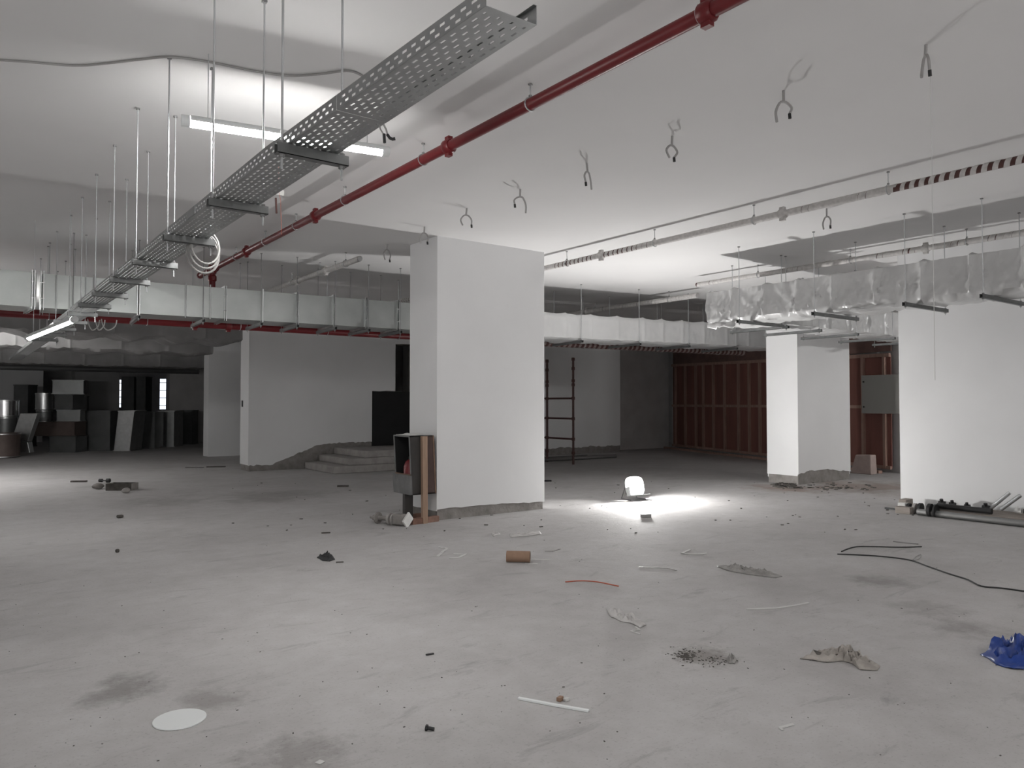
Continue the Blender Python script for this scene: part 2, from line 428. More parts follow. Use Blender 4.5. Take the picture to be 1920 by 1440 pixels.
def floodlight(base, n, k, label, r=.105):
    base = Vector(base); n = Vector(n).normalized()
    sx = n.cross(V(0, 0, 1)).normalized(); sy = sx.cross(n)
    t = thing('floodlight', label, 'lamp', (base.x, base.y, 0))
    MB().obox(base-n*.06, sx*(r+.055), sy*(r+.03), n*.035).build('housing', M_CAB, t, bevel=.01)
    bz = MB(); R = r+.015                                       # raised rim
    bz.obox(base+sy*(r+.022), sx*(r+.055), sy*.012, n*.028).obox(base-sy*(r+.022), sx*(r+.055), sy*.012, n*.028)
    bz.obox(base+sx*(r+.04), sy*(r+.012), sx*.015, n*.028).obox(base-sx*(r+.04), sy*(r+.012), sx*.015, n*.028)
    bz.build('rim', M_CAB, t)
    dm = MB(); ns, nr = 24, 8
    for i in range(nr):
        th = PI/2*i/nr
        for q in range(ns):
            an = 2*PI*q/ns
            dm.v.append(base-n*.026+(sx*math.cos(an)+sy*math.sin(an))*r*math.cos(th)+n*r*1.0*math.sin(th))
    dm.v.append(base-n*.026+n*r)
    for i in range(nr-1):
        for q in range(ns):
            l = (q+1) % ns; dm.f.append([i*ns+q, i*ns+l, (i+1)*ns+l, (i+1)*ns+q])
    for q in range(ns): dm.f.append([(nr-1)*ns+q, (nr-1)*ns+(q+1) % ns, nr*ns])
    dm.build('lit_dome', glow('lit_dome', k), t, True)
    hs = V(-n.x, -n.y, 0).normalized()
    for s in (-1, 1):
        q = base+sx*s*(r+.065)-n*.06
        MB().tube([q, V(q.x+hs.x*.06, q.y+hs.y*.06, .012), V(q.x+hs.x*.06, q.y+hs.y*.06, .012)-hs*.2], .010, 8).build('foot', M_STEEL, t)
    return t
def bulb_flood(base, n, k, label):
    base = Vector(base); n = Vector(n).normalized()
    sx = n.cross(V(0, 0, 1)).normalized(); sy = sx.cross(n); W, Hh = .17, .15
    t = thing('floodlight', label, 'lamp', (base.x, base.y, 0))
    MB().prism([base-n*.02+sx*W*math.copysign(abs(math.cos(a_))**.6, math.cos(a_))+sy*Hh*math.copysign(abs(math.sin(a_))**.6, math.sin(a_)) for a_ in [2*PI*k_/32 for k_ in range(32)]], n*.02).build('reflector', M_WHITE, t)
    MB().obox(base-n*.05, sx*(W-.03), sy*(Hh-.03), n*.028).build('housing', M_CABL, t, bevel=.01)
    MB().obox(base+n*.07-sy*(Hh-.006), sx*W, sy*.006, n*.07).build('lower_lip', M_WHITE, t)
    MB().obox(base+n*.05+sx*(W-.006)-sy*.08, sx*.006, sy*(Hh-.08), n*.05).build('side_lip', M_WHITE, t)
    c = base+n*.072; dm = MB(); ns, nr, r = 24, 14, .068
    for i in range(nr+1):
        th = PI*i/nr
        for q in range(ns):
            an = 2*PI*q/ns; dm.v.append(c+(sx*math.cos(an)+n*math.sin(an))*r*math.sin(th)+sy*r*math.cos(th))
    for i in range(nr):
        for q in range(ns):
            l = (q+1) % ns; dm.f.append([i*ns+q, (i+1)*ns+q, (i+1)*ns+l, i*ns+l])
    dm.build('bulb', glow('lit_bulb', k), t, True)
    for sg in (-1, 1):
        q = base+sx*sg*(W-.03)-n*.06
        MB().tube([q, V(q.x-n.x*.1, q.y-n.y*.1, .010), V(q.x+n.x*.15, q.y+n.y*.15, .010)], .009, 8).build('foot', M_STEEL, t)
    return t
bulb_flood((8.50, 8.19, .21), (-.167, -.92, .21), L_FLOOD, 'glaring white floodlight standing on the floor right of the middle column')
floodlight((-2.3, -.4, .20), (.30, .62, .72), L_FLOOD_LEFT, 'second floodlight on the floor off to the left of the viewer')

# ------------------------------------------------------------------ cable tray
TX0, TX1, TZ = 1.06, 1.28, 2.55
def tray_section(y0, y1, parent):
    P = .053; ny = int(round((y1-y0)/P))*4; dy = (y1-y0)/ny
    mb = MB()
    ex = lambda y: .05*max(0.0, 3.2-y)/1.6
    def sheet(p_of, widths, slots):
        cuts = [0]
        for q in widths: cuts.append(cuts[-1]+q)
        base = len(mb.v); W = len(cuts)
        for j in range(ny+1):
            for cx in cuts: mb.v.append(p_of(cx, y0+j*dy))
        for j in range(ny):
            for i in range(W-1):
                if i in slots:
                    ph = (j+(2 if slots[i] else 0)) % 4
                    if ph in (1, 2) and 1 < j < ny-2: continue
                a = base+j*W+i
                mb.f.append([a, a+1, a+W+1, a+W])
    sw, n = .009, 7
    gap = ((TX1-TX0)-n*sw)/(n+1)
    wd = [gap]
    for i in range(n): wd += [sw, gap]
    sheet(lambda c, y: V(TX0+c+ex(y)*(1-c/(TX1-TX0)), y, TZ), wd, {1+2*i: i % 2 for i in range(n)})
    hs = [.008, .009, .013, .009, .008]; hs.append(.055-sum(hs))
    sheet(lambda c, y: V(TX0+ex(y), y, TZ+c), hs, {1: 0, 3: 1})
    sheet(lambda c, y: V(TX1, y, TZ+c), hs, {1: 0, 3: 1})
    for X, s in ((TX0, 1), (TX1, -1)):
        sheet(lambda c, y: V(X+s*c+(ex(y) if s > 0 else 0), y, TZ+.055), [.010], {})
    return mb.build('tray_section', M_TRAY, parent, solid=.0016)
tray = thing('cable_tray', 'long perforated steel cable tray running away under the ceiling', 'cable tray', (1.17, 1.6, TZ))
ys = [1.6, 2.5, 4.45, 6.9, 9.35, 11.8, 14.3, 16.8, 19.3, 21.8]
for a, b in zip(ys[:-1], ys[1:]): tray_section(a, b-.004, tray)
for y in ys[2:]:
    MB().box(TX0-.006, TX0-.001, y-.09, y+.09, TZ+.006, TZ+.050).build('joint_plate', M_TRAY, tray)
    MB().box(TX1+.001, TX1+.006, y-.09, y+.09, TZ+.006, TZ+.050).build('joint_plate', M_TRAY, tray)

def trapeze(p0, p1, label, ins=.05, zc=None, tops=(H, H), m=None, r=.005, tail=.06, group=None):
    """channel from p0 to p1 hung on two threaded rods"""
    p0, p1 = Vector(p0), Vector(p1); d = (p1-p0).normalized(); mid = (p0+p1)/2
    t = thing('trapeze_hanger', label, 'hanger', mid, group)
    L = (p1-p0).length; sd = d.cross(V(0, 0, 1)).normalized(); hh = .021
    ch = MB(); c = mid+V(0, 0, -hh)
    ch.obox(c+V(0, 0, -hh+.0015), d*L/2, sd*.02, V(0, 0, .0015)).obox(c+sd*.0185, d*L/2, sd*.0015, V(0, 0, hh)).obox(c-sd*.0185, d*L/2, sd*.0015, V(0, 0, hh))
    ch.obox(c+sd*.014+V(0, 0, hh-.0015), d*L/2, sd*.004, V(0, 0, .0015)).obox(c-sd*.014+V(0, 0, hh-.0015), d*L/2, sd*.004, V(0, 0, .0015))
    ch.build('channel', M_CHAN, t)
    for q, tp in ((p0+d*ins, tops[0]), (p1-d*ins, tops[1])):
        MB().tube([(q.x, q.y, q.z-2*hh-tail), (q.x, q.y, tp)], r, 7).build('threaded_rod', m or M_ROD, t)
        MB().tube([(q.x, q.y, q.z-2*hh-.012), (q.x, q.y, q.z-2*hh)], .013, 6).build('nut', M_STEEL, t)
        MB().tube([(q.x, q.y, q.z+.001), (q.x, q.y, q.z+.012)], .013, 6).build('nut', M_STEEL, t)
        MB().box(q.x-.012, q.x+.012, q.y-.012, q.y+.012, tp-.012, tp).build('ceiling_anchor', M_STEEL, t)
    return t
ORD = ['nearest', 'second', 'third', 'fourth', 'fifth', 'sixth', 'seventh', 'eighth', 'ninth', 'tenth', 'eleventh', 'twelfth', 'thirteenth', 'fourteenth', 'fifteenth', 'sixteenth']
for i, y in enumerate((2.95, 3.96, 4.97, 5.97, 6.95, 7.94, 8.92, 9.86)):
    trapeze((1.02, y, TZ-.004), (1.325, y, TZ-.004), 'steel trapeze hanger under the cable tray, %s from its open end' % ORD[i], ins=.024, group='hangers under the cable tray')
    # tray hangers keep their near rod left of the tray and the far rod right of it
for i, y in enumerate((10.9, 12.0, 13.1, 14.2)):
    trapeze((.98, y, TZ-.004), (1.35, y, TZ-.004), 'steel trapeze hanger under the cable tray behind the galvanised duct, %s one' % ORD[i].replace('nearest', 'first'), ins=.024, group='hangers under the cable tray')

# ------------------------------------------------------------------ pipes
def pipe_hanger(p, r, parent):
    p = Vector(p); mb = MB()
    ring = [p+V(math.cos(2*PI*k/14)*(r+.006), 0, math.sin(2*PI*k/14)*(r+.006)) if parent.get('axis') == 'u' else p+V(0, math.cos(2*PI*k/14)*(r+.006), math.sin(2*PI*k/14)*(r+.006)) for k in range(14)]
    mb.tube(ring, .005, 5, closed=True)
    o = mb.build('pipe_hanger', M_ROD, parent, True)
    MB().tube([(p.x, p.y, p.z+r), (p.x, p.y, H)], .005, 6).build('hanger_rod', M_ROD, o, True)
    MB().tube([(p.x, p.y, p.z+r+.008), (p.x, p.y, p.z+r+.022)], .012, 6).build('nut', M_STEEL, o)
    MB().tube([(p.x, p.y, H-.01), (p.x, p.y, H)], .015, 6).build('ceiling_anchor', M_STEEL, o)
    return o
def coupling(p, d, r, parent, m):
    p, d = Vector(p), Vector(d).normalized(); mb = MB()
    mb.tube([p-d*.045, p-d*.03, p+d*.03, p+d*.045], [r+.006, r+.018, r+.018, r+.006], 16)
    sd = d.cross(V(0, 0, 1))
    if sd.length < .1: sd = V(1, 0, 0)
    sd.normalize(); uu = sd.cross(d)
    o = mb.build('coupling', m, parent, True)
    for s in (-1, 1): MB().obox(p+uu*s*(r+.02), d*.028, sd*.02, uu*.018).build('lug', m, o)
    return o
rp = thing('fire_pipe', 'glossy red fire pipe running along the ceiling past the cable tray', 'pipe', (3.09, 7, 3.52)); rp['axis'] = 'u'
R = .040
MB().tube([(3.09, -2.0, 3.52), (3.09, 12.35, 3.52)], R, 20).build('pipe', M_RED, rp, True)
for y in (4.97, 7.68, 10.05, 2.45): coupling((3.09, y, 3.52), (0, 1, 0), R, rp, M_RED)
for y in (2.49, 3.93, 5.37, 6.92, 8.25, 9.3, 10.5, 12.0): pipe_hanger((3.09, y, 3.52), R, rp)
MB().tube([(3.09, 11.69, 3.52), (3.09, 11.69, 2.70)], R+.006, 18).build('drop_pipe', M_RED, rp, True)
coupling((3.09, 11.69, 3.38), (0, 0, 1), R+.004, rp, M_RED); coupling((3.09, 11.57, 3.52), (0, 1, 0), R+.004, rp, M_RED); coupling((3.09, 11.81, 3.52), (0, 1, 0), R+.004, rp, M_RED)
MB().tube([(3.09, 12.35, 3.52), (3.09, 12.40, 3.52)], R+.01, 18).build('end_cap', M_RED, rp, True)

rv = thing('fire_pipe', 'dark red main pipe running below the back of the galvanised duct', 'pipe', (3, 11.62, 2.64)); rv['axis'] = 'v'
R2 = .062
MB().tube([(-3, 11.82, 2.685), (6.45, 11.62, 2.685)], R2, 20).build('pipe', M_REDD if False else M_RED, rv, True)
for x in (2.85, 3.33): coupling((x, 11.82-.02116*(x+3), 2.685), (1, 0, 0), R2, rv, M_RED)
for x in (1.0, 2.2, 3.5, 4.9, 6.2): pipe_hanger((x, 11.82-.02116*(x+3), 2.685), R2, rv)

def helix(p0, p1, r, pitch, band, seed, keep=1.0):
    """spiral of tape laid round a pipe, edges uneven"""
    p0, p1 = Vector(p0), Vector(p1); d = (p1-p0); L = d.length; d.normalize()
    sd = d.cross(V(0, 0, 1)).normalized(); uu = sd.cross(d); mb = MB(); ns = 12
    n = int(L/pitch*ns); base = 0
    for i in range(n+1):
        s = i/ns*pitch; an = 2*PI*i/ns
        w1 = band*(.78+.4*noise.noise((s*5, seed, 0))); rr = r+.003+.004*abs(noise.noise((s*14, seed, an)))
        e = (sd*math.cos(an)+uu*math.sin(an))*rr
        mb.v += [p0+d*max(0, s-w1/2)+e, p0+d*min(L, s+w1/2)+e*(1.0+.06*abs(noise.noise((s*9, seed, 3))))]
        if i: a = 2*i; mb.f.append([a-2, a-1, a+1, a])
    return mb
def wrapped_pipe(name, label, p0, p1, r, m, pitch, band, hangers, couplings, seed, axis, split=None, tm=None):
    t = thing(name, label, 'pipe', (Vector(p0)+Vector(p1))/2); t['axis'] = axis
    p0, p1 = Vector(p0), Vector(p1); d = (p1-p0).normalized()
    MB().tube([p0, p1], r, 16).build('pipe', m, t, True)
    for k, (f0, f1, bb) in enumerate(split or [(0, 1, band)]):
        helix(p0.lerp(p1, f0), p0.lerp(p1, f1), r, pitch, bb, seed+k).build('tape_wrap', tm or M_TAPE, t, True)
    for f in hangers: pipe_hanger(p0.lerp(p1, f), r+.006, t)
    for f in couplings: coupling(p0.lerp(p1, f), d, r, t, M_TAPE)
    return t
wrapped_pipe('wrapped_pipe', 'tape wrapped ceiling pipe passing right behind the middle column', (6.95, -1.0, 3.49), (6.95, 13.4, 3.49), .034, M_REDD, .085, .105,
             [(y+1)/14.4 for y in (.6, 2.0, 3.44, 4.9, 6.34, 8.0, 9.6, 11.2)], [(y+1)/14.4 for y in (4.55, 7.3)], 3, 'u', [(0, .304, .058), (.304, .517, .12), (.517, 1, .088)])
wrapped_pipe('wrapped_pipe', 'tape wrapped ceiling pipe above the L-shaped plastic covered duct', (10.02, 1.2, 3.50), (10.02, 8.2, 3.50), .034, M_REDD, .085, .11,
             [(y-1.2)/7 for y in (1.9, 4.0, 5.5, 7.0)], [.47], 5, 'u')
wrapped_pipe('wrapped_pipe', 'dusty wrapped pipe end lit from below behind the white covered straight duct', (11.02, 9.0, 3.50), (11.02, 13.6, 3.50), .045, M_CABLE, .1, .12,
             [.15, .6], [.66], 7, 'u')
wrapped_pipe('wrapped_pipe', 'silvery wrapped pipe stub with open end left of the middle column', (4.47, 9.5, 3.50), (4.47, 14.2, 3.50), .036, M_GALV, .09, .1,
             [.1, .3, .55], [.25, .5], 9, 'u')
wrapped_pipe('wrapped_pipe', 'brown pipe with loose tape spiral below the straight duct', (6.45, 11.62, 2.675), (14.6, 10.6, 2.66), .06, M_REDD, .12, .085,
             [.2, .45, .7, .9], [], 11, 'v', [(0, 1, .075)], M_TAPED)

# ------------------------------------------------------------------ ducts
def frame_of(p0, p1):
    p0, p1 = Vector(p0), Vector(p1); d = (p1-p0); L = d.length; d.normalize()
    n = V(0, 0, 1).cross(d)           # left-hand side of travel
    return p0, d, n, L
def galv_duct(label, p0, p1, wd, z0, z1, flanges, rods):
    p0, d, n, L = frame_of(p0, p1)
    t = thing('galvanised_duct', label, 'duct', p0+d*L/2)
    cuts = [0]+list(flanges)+[L]
    for i, (a, b) in enumerate(zip(cuts[:-1], cuts[1:])):
        mb = MB(); k = .004*(1 if i % 2 else -1)
        a += .002; b -= .002
        # slightly pillowed sheet: near face carries a shallow cross break
        A = p0+d*a; B = p0+d*b; zm = (z0+z1)/2
        mb.quadbox([A+V(0, 0, z0), B+V(0, 0, z0), B+n*wd+V(0, 0, z0), A+n*wd+V(0, 0, z0), A+V(0, 0, z1), B+V(0, 0, z1), B+n*wd+V(0, 0, z1), A+n*wd+V(0, 0, z1)])
        mid = (A+B)/2+V(0, 0, zm)-n*.006; q = len(mb.v); mb.v.append(mid)
        mb.f = [f for f in mb.f if f != [0, 1, 5, 4]]
        mb.f += [[0, 1, q], [1, 5, q], [5, 4, q], [4, 0, q]]
        mb.build('duct_section', M_GALVD, t)
    for f in flanges:
        c = p0+d*f; mb = MB()
        for s in (-.014, .014):
            q = c+d*s
            mb.obox(q-n*.015+V(0, 0, (z0+z1)/2), d*.004, n*.016, V(0, 0, (z1-z0)/2+.03))
            mb.obox(q+n*(wd/2)+V(0, 0, z1+.014), d*.004, n*wd/2, V(0, 0, .016))
            mb.obox(q+n*(wd/2)+V(0, 0, z0-.014), d*.004, n*wd/2, V(0, 0, .016))
        for s in (-1, 1): mb.tube([c-n*.02+V(0, 0, (z0+z1)/2+s*.1)-d*.025, c-n*.02+V(0, 0, (z0+z1)/2+s*.1)+d*.025], .009, 6)
        mb.build('flange', M_GALV, t)
    for f in rods:
        c = p0+d*f
        MB().box(-.01, .01, 0, 0, 0, 0) if False else MB().tube([c-n*.012+V(0, 0, z0-.02), c-n*.012+V(0, 0, z1+.03)], .010, 8).build('stiffener', M_GALV, t)
    return t
DZ0, DZ1 = 2.69, 3.12
d0 = V(.84, 10.95, 0); d1 = V(6.25, 10.62, 0)
dl = galv_duct('long bare galvanised duct crossing left to right below the ceiling', d0, d1, .64, DZ0, DZ1, [.02, 1.10, 2.2, 3.22, 3.78, 4.3, 4.84], [.58, 1.68, 2.0, 2.72])
o = galv_duct('short galvanised duct piece bending off at the left picture edge', (-2.2, 10.72, 0), (.80, 10.93, 0), .64, DZ0, DZ1, [2.97], [1.9])
dd = (d1-d0).normalized(); dn = V(0, 0, 1).cross(dd)
for i, s in enumerate((.35, 1.1, 1.9, 2.68, 3.2, 3.78, 4.32, 4.86)):
    a = d0+dd*s-dn*.10; b = d0+dd*s+dn*.76
    trapeze((a.x, a.y, DZ0-.035), (b.x, b.y, DZ0-.035), 'trapeze hanger under the bare galvanised duct, %s from the left' % ORD[i].replace('nearest', 'first'), ins=.04, m=M_STEEL, tail=.03, group='hangers under the galvanised duct')

def wrapped_duct(label, p0, p1, wd, z0, z1, flanges, seed, m, sag=.03, tension=.014, name='wrapped_duct', cap0=True, cap1=True, rid=.022, droop=.035):
    """rectangular duct under a taut sheet of plastic: ridges over the flanges, folds fanning out of the lower corners"""
    p0, d, n, L = frame_of(p0, p1)
    t = thing(name, label, 'duct', p0+d*L/2)
    hgt = z1-z0; per = 2*(wd+hgt); st = .03
    nl = max(8, int(L/st)); nc = 56
    mb = MB(); fl_ = [0]+list(flanges)+[L]
    def seg(s):
        for a, b in zip(fl_[:-1], fl_[1:]):
            if a <= s <= b: return a, b
        return fl_[-2], fl_[-1]
    for i in range(nl+1):
        s = L*i/nl; a, b = seg(s); tau = (s-a)/max(1e-6, b-a); wl = b-a
        dn_ = min(abs(s-f) for f in fl_)
        ridge = rid*math.exp(-(dn_/.022)**2)
        for k in range(nc):
            q = per*k/nc
            if q < hgt: pt = V(0, 0, z0+q); nr = -n; zr = q; face = 0; off = 0
            elif q < hgt+wd: pt = V(0, 0, z1)+n*(q-hgt); nr = V(0, 0, 1); face = 1; zr = hgt
            elif q < 2*hgt+wd: pt = n*wd+V(0, 0, z1-(q-hgt-wd)); nr = n; face = 2; zr = hgt-(q-hgt-wd)
            else: pt = n*(wd-(q-2*hgt-wd))+V(0, 0, z0); nr = V(0, 0, -1); face = 3; zr = 0
            e = .012+ridge
            if face in (0, 2):
                dip = -.014*math.sin(PI*tau)*math.sin(PI*min(1, zr/hgt))
                f1 = math.atan2(zr+.02, tau*wl+.02); f2 = math.atan2(zr+.02, (1-tau)*wl+.02)
                r1 = math.hypot(zr, tau*wl); r2 = math.hypot(zr, (1-tau)*wl)
                g1 = 1-abs(noise.noise((f1*5.5, seed+a*3, 1))*2); g2 = 1-abs(noise.noise((f2*5.5, seed+b*3, 8))*2)
                e += dip+tension*(max(0, g1)**5*math.exp(-r1*2.2)*min(1, r1*9)+max(0, g2)**5*math.exp(-r2*2.2)*min(1, r2*9))
                e += .007*noise.noise((s*6, zr*6, seed))+.004*noise.noise((s*17, zr*11, seed))
            elif face == 1:
                e += -droop*.85*math.sin(PI*tau)+.01*noise.noise((s*6, q*5, seed))
            else:
                e += sag*math.sin(PI*tau)*(.6+1.2*abs(noise.noise((s*2.3, q*2, seed+9))))+.012*noise.noise((s*9, q*8, seed))
            p = p0+d*s+pt+nr*e
            # upper edge droops between flanges, lower edge hangs unevenly
            if face == 0 and zr < .05: p += V(0, 0, -abs(noise.noise((s*4.1, seed, 2)))*sag*.9)-n*.012*abs(noise.noise((s*7, seed, 4)))
            if (face == 0 and zr > hgt-.06) or (face == 1 and q-hgt < .08): p += V(0, 0, -droop*math.sin(PI*tau)*(.4+noise.noise((s*1.7, seed, 6))))
            mb.v.append(p)
    for i in range(nl):
        for k in range(nc):
            l = (k+1) % nc
            mb.f.append([i*nc+k, (i+1)*nc+k, (i+1)*nc+l, i*nc+l])
    if cap0: mb.f.append([k for k in range(nc)])
    if cap1: mb.f.append([nl*nc+k for k in range(nc)][::-1])
    mb.build('plastic_cover', m, t, True)
    fm = MB()
    for f in flanges:
        c = p0+d*f
        o_ = MB()
        o_.obox(c+n*.006+V(0, 0, (z0+z1)/2-.02), d*.006, n*.010, V(0, 0, hgt/2-.02))
        o_.obox(c+n*wd/2+V(0, 0, z0-.002), d*.006, n*(wd/2-.01), V(0, 0, .010))
        o_.build('flange', M_GALV, t)
    return t
e0 = V(6.30, 10.60, 0); e1 = V(14.3, 9.30, 0)
wrapped_duct('long straight duct under white plastic right behind the middle column', e0, e1, .80, DZ0, DZ1, [.6, 1.3, 1.95, 2.55, 3.1, 3.7, 4.3, 4.75, 5.25, 5.8, 6.4, 7.0, 7.6], 2.2, M_WRAP, sag=.03, rid=.013, tension=.010, droop=.018)
ed = (e1-e0).normalized(); en = V(0, 0, 1).cross(ed)
for i, s in enumerate((.3, 1.6, 2.85, 4.15, 5.35, 6.6)):
    a = e0+ed*s-en*.10; b = e0+ed*s+en*.95
    trapeze((a.x, a.y, DZ0-.05), (b.x, b.y, DZ0-.05), 'trapeze hanger under the straight plastic covered duct, %s from the left' % ORD[i].replace('nearest', 'first'), ins=.04, tail=.02, group='hangers under the straight covered duct')
# L-shaped pair at the right
UX0, UX1 = 8.88, 9.50
wrapped_duct('duct under taut grey plastic coming in from the right picture edge', (UX1, .9, 0), (UX1, 7.05, 0), -.0001 if False else UX1-UX0, DZ0, DZ1, [.5, 1.05, 1.6, 2.1, 2.6, 3.12, 3.65, 4.2, 4.7, 5.2, 5.72], 5.5, M_WRAP, sag=.035, tension=.055, rid=.032)
wrapped_duct('branch duct under plastic running off behind the bright right column top', (UX1+.02, 6.47, 0), (15.4, 6.47, 0), .60, DZ0, DZ1, [.55, 1.1, 1.6, 2.2, 2.8, 3.4, 4.0, 4.6, 5.2], 8.1, M_WRAP, sag=.03, tension=.035, rid=.026)
for i, y in enumerate((1.2, 2.2, 3.30, 4.10, 5.22, 6.34)):
    trapeze((8.60, y, DZ0-.045), (9.68, y, DZ0-.045), 'trapeze hanger under the grey covered duct at right, %s from the near end' % ORD[i], ins=.04, tail=.03, m=M_ROD, group='hangers under the grey covered duct')
for i, x in enumerate((9.75, 10.62, 11.7, 12.9, 14.1)):
    trapeze((x, 6.30, DZ0-.055), (x, 7.32, DZ0-.055), 'trapeze hanger under the plastic covered branch duct, %s from the corner' % ORD[i], ins=.04, tail=.03, m=M_ROD, group='hangers under the branch duct')
# ragged loose ends of plastic below the covered ducts
def rag_flap(name, label, pts, drop, seed, m=M_WRAP):
    mb = MB(); n = len(pts)
    for i, p in enumerate(pts):
        p = Vector(p); k = .55+.9*abs(noise.noise((i*.8, seed, 0)))
        for j in range(4):
            f = j/3
            mb.v.append(p+V(.03*noise.noise((i*.9, j, seed)), .03*noise.noise((i*.7, j, seed+2)), -drop*k*f))
    for i in range(n-1):
        for j in range(3): mb.f.append([i*4+j, i*4+j+1, (i+1)*4+j+1, (i+1)*4+j])
    o = mb.build(name, m, None, True, solid=.002)
    return tag(o, label, 'plastic sheet')
rag_flap('plastic_flap', 'torn white plastic hanging from the corner of the covered ducts', [(8.86+.02*math.sin(i), 7.06-.06*i, DZ0-.02) for i in range(9)], .11, 3)
rag_flap('plastic_flap', 'loose plastic edge drooping under the grey covered duct near its middle', [(8.87, 5.1-.07*i, DZ0-.01) for i in range(12)], .05, 6)
rag_flap('plastic_flap', 'loose plastic tail under the branch duct above the bright right column', [(9.7+.1*i, 6.46, DZ0-.02) for i in range(10)], .06, 8)

# far left: dust coloured covered ducts
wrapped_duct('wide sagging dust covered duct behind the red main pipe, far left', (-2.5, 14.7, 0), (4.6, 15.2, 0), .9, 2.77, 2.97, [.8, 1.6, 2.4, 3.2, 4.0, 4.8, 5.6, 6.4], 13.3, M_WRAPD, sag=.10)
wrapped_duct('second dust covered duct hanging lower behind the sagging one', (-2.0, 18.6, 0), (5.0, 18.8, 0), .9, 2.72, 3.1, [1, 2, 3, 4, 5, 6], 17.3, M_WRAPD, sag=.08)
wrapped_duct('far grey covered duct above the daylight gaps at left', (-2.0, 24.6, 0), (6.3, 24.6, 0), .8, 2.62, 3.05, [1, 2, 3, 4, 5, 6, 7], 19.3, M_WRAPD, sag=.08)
dk = MB().tube([(-2, 22.5, 2.40), (5.6, 22.5, 2.40)], .07, 14)
tag(dk.build('dark_pipe', M_BLACK, None, True), 'dark level pipe below the far covered ducts at left', 'pipe')

# ------------------------------------------------------------------ timber partition far right
A_, B_ = V(19.2, 16.75, 0), V(16.15, 8.0, 0)
pd = (B_-A_); PL = pd.length; pd.normalize(); pn = V(0, 0, 1).cross(pd)
if pn.dot(V(-1, 0, 0)) < 0: pn = -pn
tp = thing('timber_partition', 'dark red-brown plywood partition with vertical timber studs, rear right', 'partition', (A_+B_)/2)
def on_part(px, py):             # distance along the partition under a picture column
    d = ray(px, py); # intersect with plane
    k = (A_-V(0, 0, 0)).dot(pn)/d.dot(pn)
    q = d*k; return (q-A_).dot(pd)
ss = [on_part(px, 760) for px in (1268, 1286, 1306, 1320, 1339, 1360, 1386, 1406, 1426, 1455)]
s = ss[-1]
while s < PL-.4:
    s += .62; ss.append(s)
ss = [q for q in ss if 0 <= q <= PL]
def zt(s): return 2.76-.22*s/PL
for a, b in zip([0]+ss, ss+[PL]):
    if b-a < .06: continue
    for z0, z1 in ((.10, 1.42), (1.42, zt((a+b)/2))):
        MB().obox(A_+pd*((a+b)/2)+V(0, 0, (z0+z1)/2)-pn*.02, pd*((b-a)/2-.004), pn*.009, V(0, 0, (z1-z0)/2-.004)).build('plywood_panel', M_PLY, tp)
for q in ss:
    MB().obox(A_+pd*q+V(0, 0, (zt(q)+.1)/2)+pn*.02, pd*.035, pn*.03, V(0, 0, (zt(q)-.1)/2)).build('stud', M_STUD, tp)
for z in (.11, 1.42): MB().obox(A_+pd*PL/2+V(0, 0, z)+pn*.015, pd*PL/2, pn*.024, V(0, 0, .035)).build('rail', M_STUD, tp)
mb = MB(); a = A_+V(0, 0, zt(0)); b = B_+V(0, 0, zt(PL)); mb.bar(a+pn*.015, b+pn*.015, .05, .08); mb.build('rail', M_STUD, tp)
MB().obox(A_+pd*PL/2+V(0, 0, 3.05)-pn*.03, pd*PL/2, pn*.015, V(0, 0, .42)).build('top_board', M_RUST, tp)
MB().bar(A_+pn*.3+V(0, 0, .03), B_+pn*.3+V(0, 0, .03), .10, .06).build('floor_rail', M_STUD, tp)
struct('wall_partition_back', MB().obox(A_+pd*PL/2-pn*.25+V(0, 0, H/2), pd*(PL/2+.3), pn*.1, V(0, 0, H/2)), M_GREYW)
# electrical panel, block and rubble in the gap
q = atX(1641, 740, 15.7)
ep = thing('electrical_panel', 'plain grey electrical panel door in front of the timber partition', 'panel', (q.x, q.y-.1, 1.25))
MB().box(q.x, q.x+.12, q.y-.5, q.y+.30, 1.28, 2.10).build('cover', M_PANEL, ep, bevel=.006)
for z in (1.42, 1.96): MB().tube([(q.x-.012, q.y+.25, z), (q.x+.005, q.y+.25, z)], .018, 8).build('lock', M_BLACK, ep)
q = fl(1618, 888)
bk = MB(); bk.quadbox([(q.x-.12, q.y-.25, 0), (q.x+.12, q.y-.25, 0), (q.x+.12, q.y+.22, 0), (q.x-.12, q.y+.22, 0), (q.x-.10, q.y-.22, .41), (q.x+.10, q.y-.24, .41), (q.x+.10, q.y+.10, .40), (q.x-.10, q.y+.11, .40)])
tag(bk.build('concrete_block', M_BLOCK, None, bevel=.02), 'pinkish upright block on the floor beside the bright right column', 'block')

